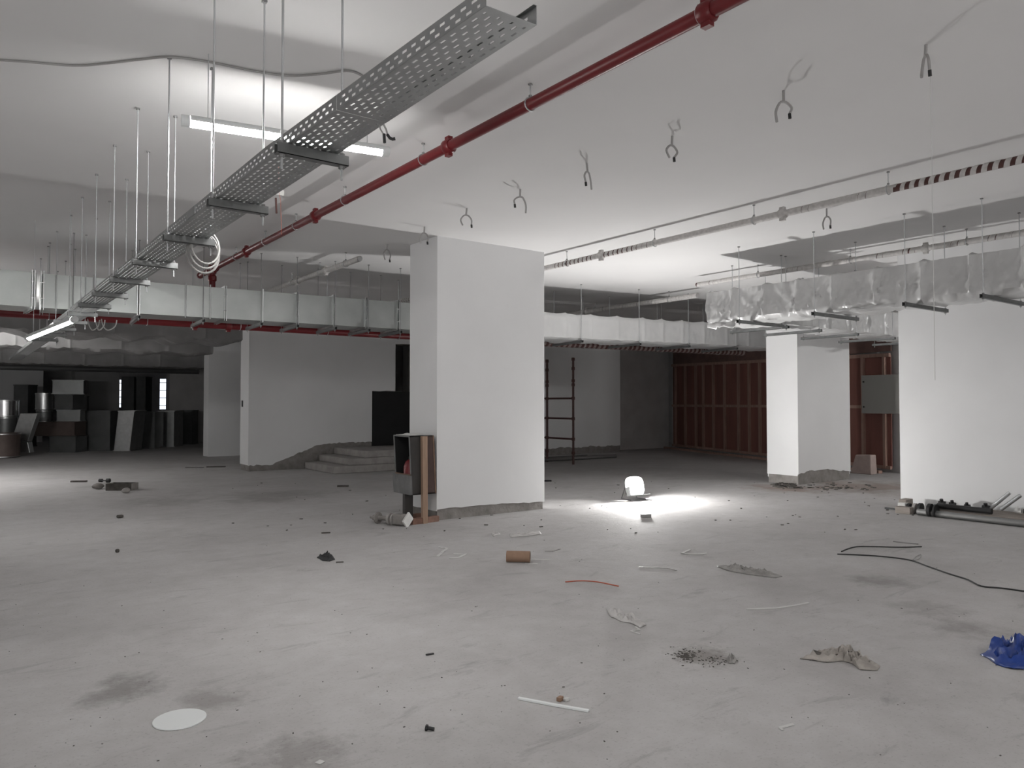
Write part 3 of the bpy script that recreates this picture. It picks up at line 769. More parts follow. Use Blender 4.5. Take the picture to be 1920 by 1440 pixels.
# ------------------------------------------------------------------ crumpled soft things
def crumple(name, label, cat, outline, hgt, m, seed, fold=3.0, rings=9, flat=False):
    """sheet lying on the floor: outline given on the slab, creased inside"""
    pts = [Vector(p) for p in outline]; n = len(pts)
    fine = []
    for i in range(n):
        a, b = pts[i], pts[(i+1) % n]
        for k in range(4): fine.append(a.lerp(b, k/4))
    n = len(fine); c = sum(fine, V(0, 0, 0))/n; size = max((p-c).length for p in fine)
    mb = MB(); th = .003
    for j in range(rings+1):
        f = 1-j/rings
        for p in fine:
            q = c.lerp(p, f); w = (p-c).normalized()
            q += w*size*.05*noise.noise((p.x*9, p.y*9, seed))*f
            r = abs(noise.noise((q.x*fold/size, q.y*fold/size, seed)))
            r2 = 1-min(1, abs(noise.noise((q.x*fold*1.7/size, q.y*fold*1.7/size, seed+4)))*2.4)
            env = min(1, (1-f)*2.6)
            z = hgt*(env*(.12+.95*r+.55*r2*r2)+.14*(1-env)*max(0, noise.noise((p.x*21, p.y*21, seed))))
            mb.v.append(V(q.x, q.y, max(0, z)+th))
    for j in range(rings):
        for i in range(n):
            k = (i+1) % n
            mb.f.append([j*n+i, j*n+k, (j+1)*n+k, (j+1)*n+i])
    o = mb.build(name, m, None, True, solid=.003)
    return tag(o, label, cat)
def F(*p): return [fl(x, y) for x, y in p]
crumple('plastic_bag', 'blue crumpled plastic bag on the floor at the right picture edge', 'bag', F((1838, 1228), (1860, 1217), (1885, 1212), (1905, 1205), (1960, 1203), (1975, 1240), (1940, 1258), (1900, 1256), (1870, 1246)), .105, M_BLUE, 3.3, 4.4, rings=12)
crumple('cloth_rag', 'beige dusty rag bunched up on the floor left of the blue bag', 'rag', F((1500, 1236), (1530, 1228), (1560, 1225), (1575, 1214), (1598, 1216), (1607, 1232), (1625, 1240), (1651, 1250), (1645, 1258), (1612, 1257), (1600, 1246), (1580, 1240), (1550, 1243)), .062, M_RAG, 6.1, 7.5, rings=14)
crumple('plastic_bag', 'pale crumpled clear bag lying mid floor right of the orange wire', 'bag', F((1137, 1142), (1150, 1143), (1165, 1150), (1188, 1158), (1212, 1172), (1200, 1178), (1185, 1170), (1165, 1166), (1145, 1158)), .04, M_BAG, 8.4, 6, rings=12)
crumple('plastic_strip', 'grimy torn plastic strip with a dark edge near the right floor', 'plastic scrap', F((1343, 1062), (1362, 1060), (1380, 1068), (1420, 1072), (1455, 1076), (1466, 1081), (1455, 1084), (1420, 1080), (1380, 1074), (1358, 1069)), .04, M_BAGD, 2.6, 6, rings=12)
g = crumple('work_glove', 'small dark grey work glove lying left of the middle column', 'glove', F((594, 1046), (605, 1043), (612, 1039), (622, 1041), (628, 1050), (618, 1053), (604, 1052)), .042, M_GLOVE, 5.5, 7, rings=12)
crumple('plastic_sheet', 'thin whitish plastic film flat on the floor before the middle column', 'plastic scrap', F((955, 1003), (985, 1000), (1012, 996), (1016, 1002), (985, 1006), (957, 1008)), .02, M_BAG, 1.1, 4)
crumple('plastic_scrap', 'tiny pale film scrap left of the flat plastic film', 'plastic scrap', F((921, 1001), (934, 998), (938, 1002), (925, 1006)), .02, M_BAG, 9.1, 4)
crumple('paper_scrap', 'open grey paper cup crushed beside the dark grit, lower right', 'paper scrap', F((1362, 1238), (1370, 1233), (1381, 1238), (1378, 1245), (1366, 1245)), .04, M_BAGD, 4.9, 5)

# ------------------------------------------------------------------ small litter with its own shape
def ribbon(name, label, cat, pts, wd, m, hgt=.004, lift=0, seed=0):
    P = [Vector(p) for p in pts]; mb = MB(); fine = []
    for a, b in zip(P[:-1], P[1:]):
        for k in range(4): fine.append(a.lerp(b, k/4))
    fine.append(P[-1])
    for i, p in enumerate(fine):
        t = (fine[min(i+1, len(fine)-1)]-fine[max(i-1, 0)]); t.z = 0; t.normalize(); sd = V(-t.y, t.x, 0)*wd/2
        z = .002+lift*max(0, noise.noise((i*.45, seed, 1)))
        mb.v += [p-sd+V(0, 0, z), p+sd+V(0, 0, z), p+sd*.9+V(0, 0, z+hgt), p-sd*.9+V(0, 0, z+hgt)]
    n = len(fine)
    for i in range(n-1):
        for k in range(4):
            l = (k+1) % 4; mb.f.append([i*4+k, i*4+l, i*4+4+l, i*4+4+k])
    mb.f += [[3, 2, 1, 0], [n*4-4, n*4-3, n*4-2, n*4-1]]
    return tag(mb.build(name, m), label, cat)
def cord(name, label, cat, pts, r, m, n=7):
    P = [Vector(p) for p in pts]; fine = []
    for i in range(len(P)-1):
        a = P[max(i-1, 0)]; b = P[i]; c = P[i+1]; d = P[min(i+2, len(P)-1)]
        for k in range(5):
            t = k/5
            fine.append(.5*((2*b)+(c-a)*t+(2*a-5*b+4*c-d)*t*t+(3*b-a-3*c+d)*t**3))
    fine.append(P[-1])
    return tag(MB().tube(fine, r, n).build(name, m, None, True), label, cat)
def FZ(r, *p): return [fl(x, y, r) for x, y in p]
ct = thing('cardboard_tube', 'short brown cardboard tube lying mid floor', 'tube', fl(971, 1050))
a, b = fl(950, 1043, .055), fl(994, 1044, .055)
MB().pipe_open(a, b, .052, .046, 24).build('tube_wall', M_CARD, ct, True)
MB().pipe_open(a.lerp(b, .02), b.lerp(a, .02), .0455, .0445, 24).build('bore_sleeve', M_CARDIN, ct, True)  # thin sleeve colours the bore darker than the outside
ribbon('paper_strip', 'thin pale strip lying right of the cardboard tube', 'strip', F((997, 1049), (1015, 1050), (1034, 1050)), .018, M_PAPER)
ribbon('paper_strip', 'short pale strip just below the cardboard tube', 'strip', F((985, 1057), (1008, 1058)), .02, M_PAPER)
ribbon('paper_strip', 'thin dark curved strip above and right of the cardboard tube', 'strip', F((1022, 1034), (1036, 1034), (1050, 1030)), .016, M_BAGD)
ribbon('paper_strip', 'crooked white paper strip lying left of the cardboard tube, upper piece', 'strip', F((822, 1026), (838, 1029), (830, 1036), (820, 1044)), .03, M_PAPER, lift=.02, seed=1)
ribbon('paper_strip', 'hooked white paper strip lying left of the cardboard tube, lower piece', 'strip', F((842, 1047), (860, 1046), (873, 1040), (850, 1039)), .03, M_PAPER, lift=.02, seed=2)
ribbon('paper_strip', 'small white folded paper hook right of centre', 'strip', F((1294, 1031), (1278, 1038), (1290, 1039), (1325, 1039)), .025, M_PAPER, lift=.015, seed=3)
ribbon('paper_strip', 'thin grey strip with pale tip right of the orange wire', 'strip', F((1198, 1064), (1235, 1065), (1252, 1066), (1268, 1070)), .02, M_BAGD)
ribbon('paper_strip', 'long thin pale strip on the right floor above the rag', 'strip', F((1400, 1143), (1455, 1141), (1490, 1136), (1516, 1131)), .022, M_PAPER)
ribbon('plastic_strip', 'straight white plastic strip in the foreground', 'strip', F((972, 1311), (1030, 1322), (1104, 1335)), .022, M_WHITE, hgt=.008)
ribbon('paper_strip', 'white arrow shaped paper scrap in the right foreground', 'strip', F((1487, 1359), (1462, 1366), (1468, 1370)), .015, M_PAPER)
ribbon('paper_strip', 'zigzag dark tipped strip below the pale crumpled bag', 'strip', F((1192, 1176), (1199, 1182), (1183, 1184), (1200, 1190)), .012, M_PAPER)
cord('orange_wire', 'thin orange wire lying curved on the mid floor', 'wire', FZ(.006, (1060, 1091), (1090, 1089), (1120, 1091), (1145, 1096), (1160, 1099)), .005, M_ORANGE)
cord('black_cable', 'black cable bent into a hairpin on the right floor, upper arm', 'cable', FZ(.006, (1578, 1034), (1590, 1029), (1608, 1025), (1640, 1025), (1690, 1026), (1728, 1025)), .0065, M_DUSTBLK)
cord('black_cable', 'long black cable running to the right picture edge', 'cable', FZ(.006, (1570, 1039), (1600, 1040), (1650, 1043), (1705, 1050), (1740, 1062), (1780, 1076), (1815, 1087), (1840, 1099), (1880, 1103), (1930, 1110)), .0065, M_DUSTBLK)
cord('grey_wire', 'short grey wire loop beside the long black cable', 'wire', FZ(.006, (1712, 1049), (1718, 1043), (1727, 1040), (1724, 1047), (1713, 1051)), .004, M_CABLE)
cord('grey_wire', 'thin grey wire lying above the black cable hairpin', 'wire', FZ(.005, (1675, 1015), (1700, 1018), (1722, 1020)), .006, M_CABLE)
q = fl(337, 1350); dsc = MB().tube([(q.x, q.y, .001), (q.x, q.y, .007)], .118, 48)
tag(dsc.build('disc', M_WHITE, None, False, bevel=.001), 'flat white round disc on the floor, lower left', 'disc')
def chip(name, label, cat, px, py, sx, sy, sz, ang, m, bev=.002):
    p = fl(px, py); c, s = math.cos(ang), math.sin(ang)
    o = MB().obox((p.x, p.y, sz/2+.0005), (c*sx/2, s*sx/2, 0), (-s*sy/2, c*sy/2, 0), (0, 0, sz/2)).build(name, m, None, bevel=bev)
    return tag(o, label, cat)
bt = thing('bolt', 'short black bolt lying in the foreground', 'bolt', fl(804, 1366))
a, b = fl(798, 1364, .012), fl(814, 1367, .008)
MB().tube([a, a.lerp(b, .25)], .014, 6).build('head', M_BLACK, bt); MB().tube([a.lerp(b, .25), b], .008, 10).build('shank', M_BLACK, bt)
chip('box_scrap', 'tiny brown and white carton scrap above the white strip', 'scrap', 1050, 1314, .035, .022, .02, .3, M_CARD)
chip('box_scrap', 'tiny white carton scrap right of the brown one', 'scrap', 1062, 1314, .028, .02, .014, .1, M_PAPER)
chip('wood_chip', 'grey small block on the floor below the floodlight', 'block', 1211, 970, .13, .06, .045, -.55, M_CABLE)
chip('paper_scrap', 'small white square scrap at the lower picture edge', 'paper scrap', 600, 1430, .03, .03, .004, .4, M_PAPER)
chip('metal_clip', 'small dark bent clip left of the white strip', 'clip', 806, 1228, .05, .014, .008, -.2, M_BLACK)
chip('wood_chip', 'dark little sliver right of the middle column', 'scrap', 1025, 903, .18, .06, .03, -.55, M_BLACK)
chip('dark_pebble', 'lone dark pebble on the left floor', 'pebble', 220, 1036, .035, .035, .035, .4, M_GRIT, .012)
chip('dark_pebble', 'dark pebble below the small crate on the left floor', 'pebble', 225, 971, .08, .05, .04, .2, M_GRIT, .014)
chip('dark_sliver', 'long dark sliver at the far left floor', 'scrap', 148, 904, .28, .07, .03, -.5, M_GRIT)
chip('dark_sliver', 'flat dark sliver left of the rear wall end', 'scrap', 405, 876, .42, .08, .02, -.4, M_GRIT)
chip('dark_sliver', 'thin dark sliver further left of the rear wall end', 'scrap', 365, 877, .42, .05, .012, -.6, M_GRIT)
chip('dark_sliver', 'small sliver below the dark glove', 'scrap', 637, 1055, .07, .02, .01, -.4, M_GRIT)
chip('dark_sliver', 'thin sliver above the dark glove', 'scrap', 611, 1000, .10, .025, .012, -.3, M_GRIT)
chip('dark_sliver', 'dark sliver in front of the steps', 'scrap', 643, 913, .20, .06, .03, -.5, M_GRIT)
# small crate-like block with stones and a rod on the left floor
q = fl(222, 920)
cr = thing('drain_box', 'low dark rectangular box on the left floor with rubble around it', 'box', q)
a, b = fl(199, 920), fl(246, 920); dx = (b-a).normalized(); dy = V(-dx.y, dx.x, 0)
for s in (0, 1): MB().obox(a.lerp(b, .5)+dy*s*.22+V(0, 0, .06), dx*(b-a).length/2, dy*.012, V(0, 0, .06)).build('side', M_GRIT, cr)
for s in (0, 1): MB().obox(a.lerp(b, s)+dy*.11+V(0, 0, .06), dx*.012, dy*.11, V(0, 0, .06)).build('end', M_CONC, cr)
MB().obox(a.lerp(b, .5)+dy*.11+V(0, 0, .025), dx*((b-a).length/2-.012), dy*.10, V(0, 0, .02)).build('bottom', M_GRIT, cr)
def stone(label, px, py, r, m, seed):
    p = fl(px, py); mb = MB(); n, k = 10, 6
    for i in range(k+1):
        th = PI*i/k
        for j in range(n):
            an = 2*PI*j/n; d = V(math.sin(th)*math.cos(an), math.sin(th)*math.sin(an), math.cos(th)*.62)
            mb.v.append(p+V(0, 0, r*.6)+d*r*(1+.3*noise.noise(d*1.7+V(seed, 0, 0))))
    for i in range(k):
        for j in range(n):
            l = (j+1) % n; mb.f.append([i*n+j, (i+1)*n+j, (i+1)*n+l, i*n+l])
    return tag(mb.build('stone', m, None, True), label, 'stone')
stone('rough grey stone left of the low dark box', 184, 917, .09, M_CONC, 2)
stone('dark round stone right of the low dark box', 251, 914, .065, M_BLACK, 5)
stone('pale stone in front of the low dark box', 236, 924, .07, M_STEP, 8)
db = thing('dumbbell_rod', 'short dark rod with two thick ends behind the low dark box', 'rod', fl(196, 902))
a, b = fl(189, 901, .03), fl(203, 901, .05)
MB().tube([a, b], .012, 8).build('shaft', M_BLACK, db); MB().tube([a-dx*.03, a+dx*.03], .035, 10).build('end_knob', M_BLACK, db); MB().tube([b-dx*.03, b+dx*.03], .04, 10).build('end_knob', M_BLACK, db)

# scattered grit: nobody could count it
gm = MB(); rg = random.Random(11)
def grit(px, py, n, sx, sy, r0, r1):
    for _ in range(n):
        p = fl(px+rg.gauss(0, sx), py+rg.gauss(0, sy)); r = rg.uniform(r0, r1); an = rg.uniform(0, PI)
        a = V(math.cos(an), math.sin(an), 0)*r*rg.uniform(.8, 2.2); b = V(-math.sin(an), math.cos(an), 0)*r
        gm.obox(p+V(0, 0, r*.4), a, b, V(0, 0, r*.4))
grit(1290, 1228, 130, 16, 6, .0012, .0036); grit(1340, 1240, 70, 18, 5, .0012, .0034); grit(1285, 1231, 30, 5, 3, .003, .006)
for _ in range(170):
    px = rg.uniform(0, 1920); py = rg.uniform(1000, 1440); grit(px, py, 1, 1, 1, .0012, .0032)
for _ in range(90):
    grit(rg.uniform(400, 1700), rg.uniform(900, 1000), 1, 1, 1, .004, .012)
grit(1470, 912, 60, 14, 3, .008, .03); grit(1560, 914, 60, 40, 4, .008, .022); grit(1720, 958, 40, 25, 3, .006, .02)
tag(gm.build('grit', M_GRIT), 'dark grit and crumbs scattered over the concrete floor', 'grit', kind='stuff')

# ------------------------------------------------------------------ hose cabinet and timber stand at the middle column
cb = thing('hose_cabinet', 'dark metal fire hose cabinet leaning at the left side of the middle column', 'cabinet', (4.72, 8.42, .36))
lean = .055
def cbp(x, y, z): return V(x-lean*(z-.36)+.02, y, z)
def cbox(x0, x1, y0, y1, z0, z1, name, m, parent=None):
    o = MB().quadbox([cbp(x0, y0, z0), cbp(x1, y0, z0), cbp(x1, y1, z0), cbp(x0, y1, z0), cbp(x0, y0, z1), cbp(x1, y0, z1), cbp(x1, y1, z1), cbp(x0, y1, z1)]).build(name, m, parent or cb)
    return o
X0, X1, Y0, Y1 = 4.56, 4.90, 8.20, 8.62
cbox(X0, X1, Y0, Y0+.012, .36, 1.09, 'side_panel', M_CAB)
cbox(X0, X1, Y1-.012, Y1, .36, 1.09, 'side_panel', M_DARK)  # this and the back panel coloured black for shade inside the cabinet
cbox(X1-.012, X1, Y0, Y1, .36, 1.09, 'back_panel', M_DARK)
cbox(X0, X1, Y0, Y1, 1.08, 1.095, 'top_panel', M_CABL)
cbox(X0, X1, Y0, Y1, .355, .37, 'bottom_panel', M_CAB)
cbox(X0-.035, X0, Y0-.005, Y1+.01, .36, .60, 'lower_front', M_CABL)
for y in (Y0, Y1-.018): cbox(X0-.008, X0+.004, y, y+.018, .60, 1.09, 'door_frame', M_CABL)
cbox(X0-.008, X0+.004, Y0, Y1, .595, .613, 'door_frame', M_CABE); cbox(X0-.008, X0+.004, Y0, Y1, 1.077, 1.092, 'door_frame', M_CABL)
cbox(X1-.014, X1+.004, Y0-.006, Y0+.008, .36, 1.09, 'brown_edge', M_CABE)
cbox(X0+.20, X1-.02, Y0-.003, Y0+.006, .37, 1.08, 'brown_side_strip', M_BROWNP)
tk = thing('red_canister', 'red canister standing inside the dark hose cabinet', 'canister', (4.66, 8.40, .372))
MB().tube([(4.66, 8.40, .372), (4.66, 8.40, .70), (4.66, 8.40, .76), (4.66, 8.40, .785)], [.085, .085, .06, .03], 20).build('body', M_REDOBJ, tk, True)
MB().tube([(4.66, 8.40, .785), (4.66, 8.40, .82)], .022, 10).build('valve', M_BLACK, tk)
wp = thing('white_sheet', 'crumpled white sheet lying on top of the hose cabinet', 'sheet', (4.72, 8.4, 1.1))
mb = MB(); n = 12
for i in range(n+1):
    for j in range(n+1):
        x = 4.58+.30*i/n; y = 8.22+.36*j/n
        z = 1.098+.035*abs(noise.noise((x*9, y*9, 2)))*min(1, min(i, n-i, j, n-j)/2+.15)
        mb.v.append(V(x-.03, y, z))
for i in range(n):
    for j in range(n): a = i*(n+1)+j; mb.f.append([a, a+n+1, a+n+2, a+1])
mb.build('fabric', M_PAPER, wp, True, solid=.003)
ws = thing('timber_stand', 'rough pine stand with long post and foot holding up the hose cabinet', 'stand', (4.75, 8.2, 0))
MB().quadbox([(4.70, 8.135, .0), (4.765, 8.135, .0), (4.765, 8.19, .0), (4.70, 8.19, .0), (4.705-lean*.72+.02, 8.135, 1.085), (4.775-lean*.72+.02, 8.135, 1.085), (4.775-lean*.72+.02, 8.19, 1.085), (4.705-lean*.72+.02, 8.19, 1.085)]).build('post', M_WOOD, ws)
MB().bar((4.55, 8.17, .035), (4.955, 8.22, .035), .07, .07).build('foot', M_WOODR, ws)
MB().box(4.69, 4.755, 8.545, 8.60, .0, .355).build('short_post', M_CAB, ws)
MB().bar((4.57, 8.58, .03), (4.93, 8.60, .03), .06, .06).build('foot', M_WOODR, ws)
MB().box(4.585, 4.70, 8.40, 8.46, .0, .355).build('dark_leg', M_CAB, ws)
vl = thing('valve_fitting', 'dusty flanged valve fitting lying in front of the hose cabinet', 'fitting', fl(735, 978))
a, b = fl(700, 970, .07), fl(762, 975, .08); d = (b-a).normalized(); sd = V(-d.y, d.x, 0)
MB().tube([a, b], .03, 14).build('spindle', M_CONC, vl, True)
MB().tube([a.lerp(b, .12), a.lerp(b, .17)], .07, 18).build('hand_wheel', M_CONC, vl, True)
MB().tube([a.lerp(b, .50), a.lerp(b, .56)], .075, 18).build('flange', M_STEP, vl, True)
MB().tube([a.lerp(b, .62), a.lerp(b, .66)], .075, 18).build('flange', M_STEP, vl, True)
MB().obox(a.lerp(b, .80)+V(0, 0, .005), d*.07, sd*.055, V(0, 0, .06)).build('body', M_CONC, vl, bevel=.01)
MB().tube([a-d*.05, a], .014, 8).build('stem', M_CONC, vl)
MB().obox(b+d*.02, d*.012, (sd+V(0, 0, .9)).normalized()*.075, (sd*.9-V(0, 0, 1)).normalized()*.06).build('plate', M_PAPER, vl)

# ------------------------------------------------------------------ pipe rack (red-brown fire pipes) right behind the middle column
pr_ = thing('pipe_rack', 'rust red upright pipes joined by three cross pipes, right of the middle column', 'pipes', (12.0, 14.2, 0))
PX = [fl(1075, 871), fl(1026, 866), fl(985, 864)]
for p in PX:
    up_ = MB().tube([(p.x, p.y, .0), (p.x, p.y, 2.62)], .028, 12).build('upright', M_REDD, pr_, True)
    for z in (.28, .62, 1.12, 1.62, 1.95, 2.05, 2.35, 2.58): MB().tube([(p.x, p.y, z-.035), (p.x, p.y, z+.035)], .042, 12).build('joint', M_REDD, up_, True)
for z in (.62, 1.12, 1.62):
    for p, q in zip(PX[:-1], PX[1:]): MB().tube([(p.x, p.y, z), (q.x, q.y, z)], .024, 10).build('cross_pipe', M_REDD, pr_, True)
for i, (yy, r) in enumerate(((14.78, .05), (14.92, .045), (15.08, .05))):
    o = MB().tube([(10.2, yy+.05, r), (14.6-.4*i, yy, r)], r, 12).build('steel_pipe', M_CHAN if i else M_STEEL, None, True)
    tag(o, ['dark pipe lying nearest the viewer at the foot of the pipe rack', 'grey pipe lying in the middle at the foot of the pipe rack', 'pipe lying closest to the wall behind the pipe rack'][i], 'pipe', 'pipes lying on the floor by the rack')
cord('wall_cord', 'dark box and cord dangling on the wall beside the doorway', 'cord', [(9.52, 16.55, 2.62), (9.50, 16.52, 2.45), (9.42, 16.5, 2.35), (9.36, 16.5, 2.15), (9.33, 16.5, 1.95)], .028, M_SKIN)
jb = MB().box(9.50, 9.75, 16.50, 16.60, 2.42, 2.68); tag(jb.build('junction_box', M_BLACK, None, bevel=.03), 'small black junction box on the wall just right of the doorway', 'box')
sw_ = MB().box(9.55, 9.66, 16.56, 16.61, 1.08, 1.24); tag(sw_.build('socket_box', M_BLACK, None, bevel=.02), 'little black socket box low on the wall right of the doorway', 'box')

# ------------------------------------------------------------------ timber and pipes along the right wall pier
pk = MB().quadbox([(10.46, 1.9, .02), (10.74, 1.9, .02), (10.74, 4.72, .02), (10.46, 4.72, .02), (10.46, 1.9, .085), (10.74, 1.9, .13), (10.74, 4.72, .13), (10.46, 4.72, .085)])
tag(pk.build('timber_plank', M_WOODG, None, bevel=.006), 'wide greyed timber plank along the foot of the right wall pier', 'plank')
def stl(x0, y0, x1, y1, z, r, label, m=M_STEEL):
    t = thing('steel_pipe', label, 'pipe', ((x0+x1)/2, (y0+y1)/2, z-r))
    MB().tube([(x0, y0, z), (x1, y1, z)], r, 14).build('pipe', m, t, True)
    return t
t = stl(10.36, 1.9, 10.38, 4.80, .045, .042, 'long dark steel pipe on the floor in front of the grey plank')
MB().tube([(10.38, 4.62, .085), (10.38, 4.66, .085)], .085, 20).build('flange', M_BLACK, t, True)
MB().tube([(10.38, 4.56, .085), (10.38, 4.58, .085)], .085, 20).build('flange', M_BLACK, t, True)
t = stl(10.50, 3.95, 10.50, 4.60, .137, .036, 'short dark pipe lying on the end of the grey plank', M_BLACK)
t = thing('coupling_stack', 'dark ring couplings at the end of the plank by the wall pier', 'fitting', (10.5, 4.86, 0))
for i, (y, r) in enumerate(((4.80, .075), (4.87, .07), (4.95, .065))): MB().tube([(10.5, y, r), (10.5, y+.035, r)], r, 18).build('ring', M_BLACK if i != 1 else M_STEP, t, True)
for i, (x, y, sx, sy, sz, m, lb) in enumerate(((10.62, 5.07, .10, .05, .17, M_WOODG, 'upright grey wood offcut at the corner of the right wall pier'), (10.50, 5.05, .05, .05, .13, M_PAPER, 'pale wood offcut left of the ring couplings'), (10.40, 4.98, .07, .10, .09, M_WOODG, 'low wood offcut in front of the ring couplings'))):
    tag(MB().box(x-sx, x+sx, y-sy, y+sy, 0, sz).build('wood_offcut', m, None, bevel=.004), lb, 'offcut')
tag(MB().bar((10.60, 5.10, .012), (10.62, 5.36, .012), .03, .02).build('dark_sliver', M_BLACK), 'dark sliver sticking out left of the wood offcuts', 'scrap')
for i, (y, dz) in enumerate(((3.98, .0), (3.86, -.02))):
    o = MB().tube([(10.66, y+.05, .15), (10.70, y-.16, .37+dz)], .024, 12).build('pipe_stub', M_ROD, None, True)
    tag(o, ['left slanting steel pipe stub propped on the plank', 'right slanting steel pipe stub propped on the plank'][i], 'pipe')
for i, (x, y, s) in enumerate(((10.63, 4.60, .05), (10.66, 4.48, .045), (10.66, 4.30, .04), (10.64, 4.07, .05), (10.62, 3.70, .045), (10.64, 3.60, .055), (10.66, 3.42, .06), (10.63, 3.30, .05))):
    t = thing('pipe_fitting', 'small dark pipe fitting on the plank by the wall pier, %s from the left' % ORD[i].replace('nearest', 'first'), 'fitting', (x, y, .12), 'fittings on the plank')
    m_ = M_BLACK if i != 4 else M_PAPER
    MB().tube([(x, y-s*.8, .12+s*.8), (x, y+s*.8, .12+s*.8)], s*.6, 12).build('body', m_, t, True)
    MB().tube([(x, y, .12+s*.8), (x-.02, y, .12+s*1.9)], s*.45, 10).build('branch', m_, t, True)

# ------------------------------------------------------------------ wires hanging from the ceiling
def hang_wire(x, y, label, seed, L=.2, black=False, cordlen=0):
    t = thing('ceiling_wire', label, 'wire', (x, y, H)); r = random.Random(seed)
    n0 = [V(x, y, H), V(x+r.uniform(-.01, .01), y, H-L*.35)]
    a = r.uniform(0, 2*PI)
    def tail(sgn, ln):
        b = n0[1]; dx, dy = math.cos(a)*sgn, math.sin(a)*sgn
        return [b, b+V(dx*.03, dy*.03, -.01), b+V(dx*.06, dy*.06, -ln*.5), b+V(dx*(.05+r.uniform(-.03, .02)), dy*.05, -ln)]
    def sm(P):
        out = []
        for i in range(len(P)-1):
            p, b, c, d = P[max(i-1, 0)], P[i], P[i+1], P[min(i+2, len(P)-1)]
            for k in range(4):
                q = k/4; out.append(.5*((2*b)+(c-p)*q+(2*p-5*b+4*c-d)*q*q+(3*b-p-3*c+d)*q**3))
        return out+[P[-1]]
    MB().tube(n0, .010, 6).build('lead', M_CABLE, t, True)
    l1, l2 = L*r.uniform(.45, .75), L*r.uniform(.35, .6)
    T1 = sm(tail(1, l1)); T2 = sm(tail(-1, l2))
    MB().tube(T1, .009, 6).build('conductor', M_CABLE, t, True); MB().tube(T2, .009, 6).build('conductor', M_CABLE, t, True)
    MB().tube([T2[-1], T2[-1]+V(.004, 0, -.035)], .011, 8).build('connector', M_BLACK, t, True)
    if cordlen: MB().tube([T2[-1]+V(.01, 0, -.03), T2[-1]+V(.012, 0, -cordlen)], .0018, 5).build('string', M_PAPER, t)
for i, (x, y) in enumerate(((4.66, 2.07), (4.56, 2.97), (4.62, 4.02), (4.53, 4.94), (4.55, 5.95), (4.52, 6.89), (4.58, 7.92), (4.68, 9.09))):
    lb = 'forked grey wire tail hanging from the ceiling, %s in the row from the upper right' % ORD[i].replace('nearest', 'first')
    hang_wire(x, y, lb, 31+i*7, .22 if i else .2, cordlen=1.85 if i == 0 else 0)
hang_wire(7.73, 4.51, 'single grey wire tail beside the tape wrapped pipe at right', 99, .26)
t = thing('wire_tails', 'black wire tails dangling from the cable tray right of the tube lamp', 'wire', (1.3, 2.6, 2.56))
p = V(1.285, 2.52, 2.56)
pp = lambda px, py: V(0, 0, EYE)+ray(px, py)*(p.dot(FWD)-EYE*FWD.z)
MB().tube([pp(711, 232), pp(713, 242), pp(718, 250), pp(720, 253)], .003, 6).build('wire', M_CABLE, t, True)
MB().tube([pp(720, 251), pp(721, 268)], .006, 6).build('wire_end', M_BLACK, t, True)
MB().tube([pp(717, 229), pp(724, 243), pp(727, 254), pp(733, 259)], .004, 6).build('wire', M_CABLE, t, True)
MB().tube([pp(726, 252), pp(731, 259), pp(736, 261), pp(741, 260)], .006, 6).build('wire_end', M_BLACK, t, True)
# ceiling cable at upper left, with a loop down to the lamp
def CE(*p): return [fl(x, y, H-.008) for x, y in p]
cord('ceiling_cable', 'thin grey cable wandering across the ceiling at upper left', 'cable', CE((-40, 110), (50, 116), (140, 123), (200, 119), (270, 111), (318, 107), (386, 115), (470, 132), (540, 142), (600, 139), (650, 133), (675, 140), (690, 152)), .007, M_CABLE)
# coil of pale conduit hanging at a tray hanger
cc = V(1.27, 4.97, 2.50)
coil = thing('conduit_coil', 'pale coil of flexible conduit hanging from the cable tray', 'coil', cc)
for k in range(3):
    ring = [cc+V(.085*math.cos(2*PI*i/22)*(1+.08*k), .03*k+.03*math.sin(2*PI*i/22), .115*math.sin(2*PI*i/22)*(1+.05*k)-.02*k) for i in range(22)]
    MB().tube(ring, .007, 6, closed=True).build('loop', M_HOSE, coil, True)
# tag and stick on a red thread between the tray and the red pipe
tg = thing('hanging_tag', 'white paper tag and dark red stick hanging on a thread by the cable tray', 'tag', (1.9, 5.6, 3.0))
dpt = 6.7
def D(px, py): return V(0, 0, EYE)+ray(px, py)*dpt
MB().tube([V(D(522, 354).x, D(522, 354).y, H), D(522, 354), D(526, 376), D(528, 440)], .002, 5).build('thread', M_ORANGE, tg)
MB().quadbox([D(519, 354), D(533, 357), D(532, 367), D(518, 365)]+[q+FWD*.004 for q in (D(519, 354), D(533, 357), D(532, 367), D(518, 365))]).build('paper', M_PAPER, tg)
MB().bar(D(517, 371), D(518.5, 400), .017, .012).build('stick', M_REDD, tg)

# conduits drooping below the duct at left
for i, (x, w_) in enumerate(((164, 20), (178, 16), (190, 26))):
    P = [V(0, 0, EYE)+ray(px, py)*10.25 for px, py in ((x, 598), (x+4, 612), (x+w_*.5, 619), (x+w_, 612), (x+w_+3, 600))]
    cord('drooping_conduit', 'pale conduit loop drooping below the duct at left, %s of three' % ['first', 'middle', 'last'][i], 'conduit', P, .008, M_HOSE)

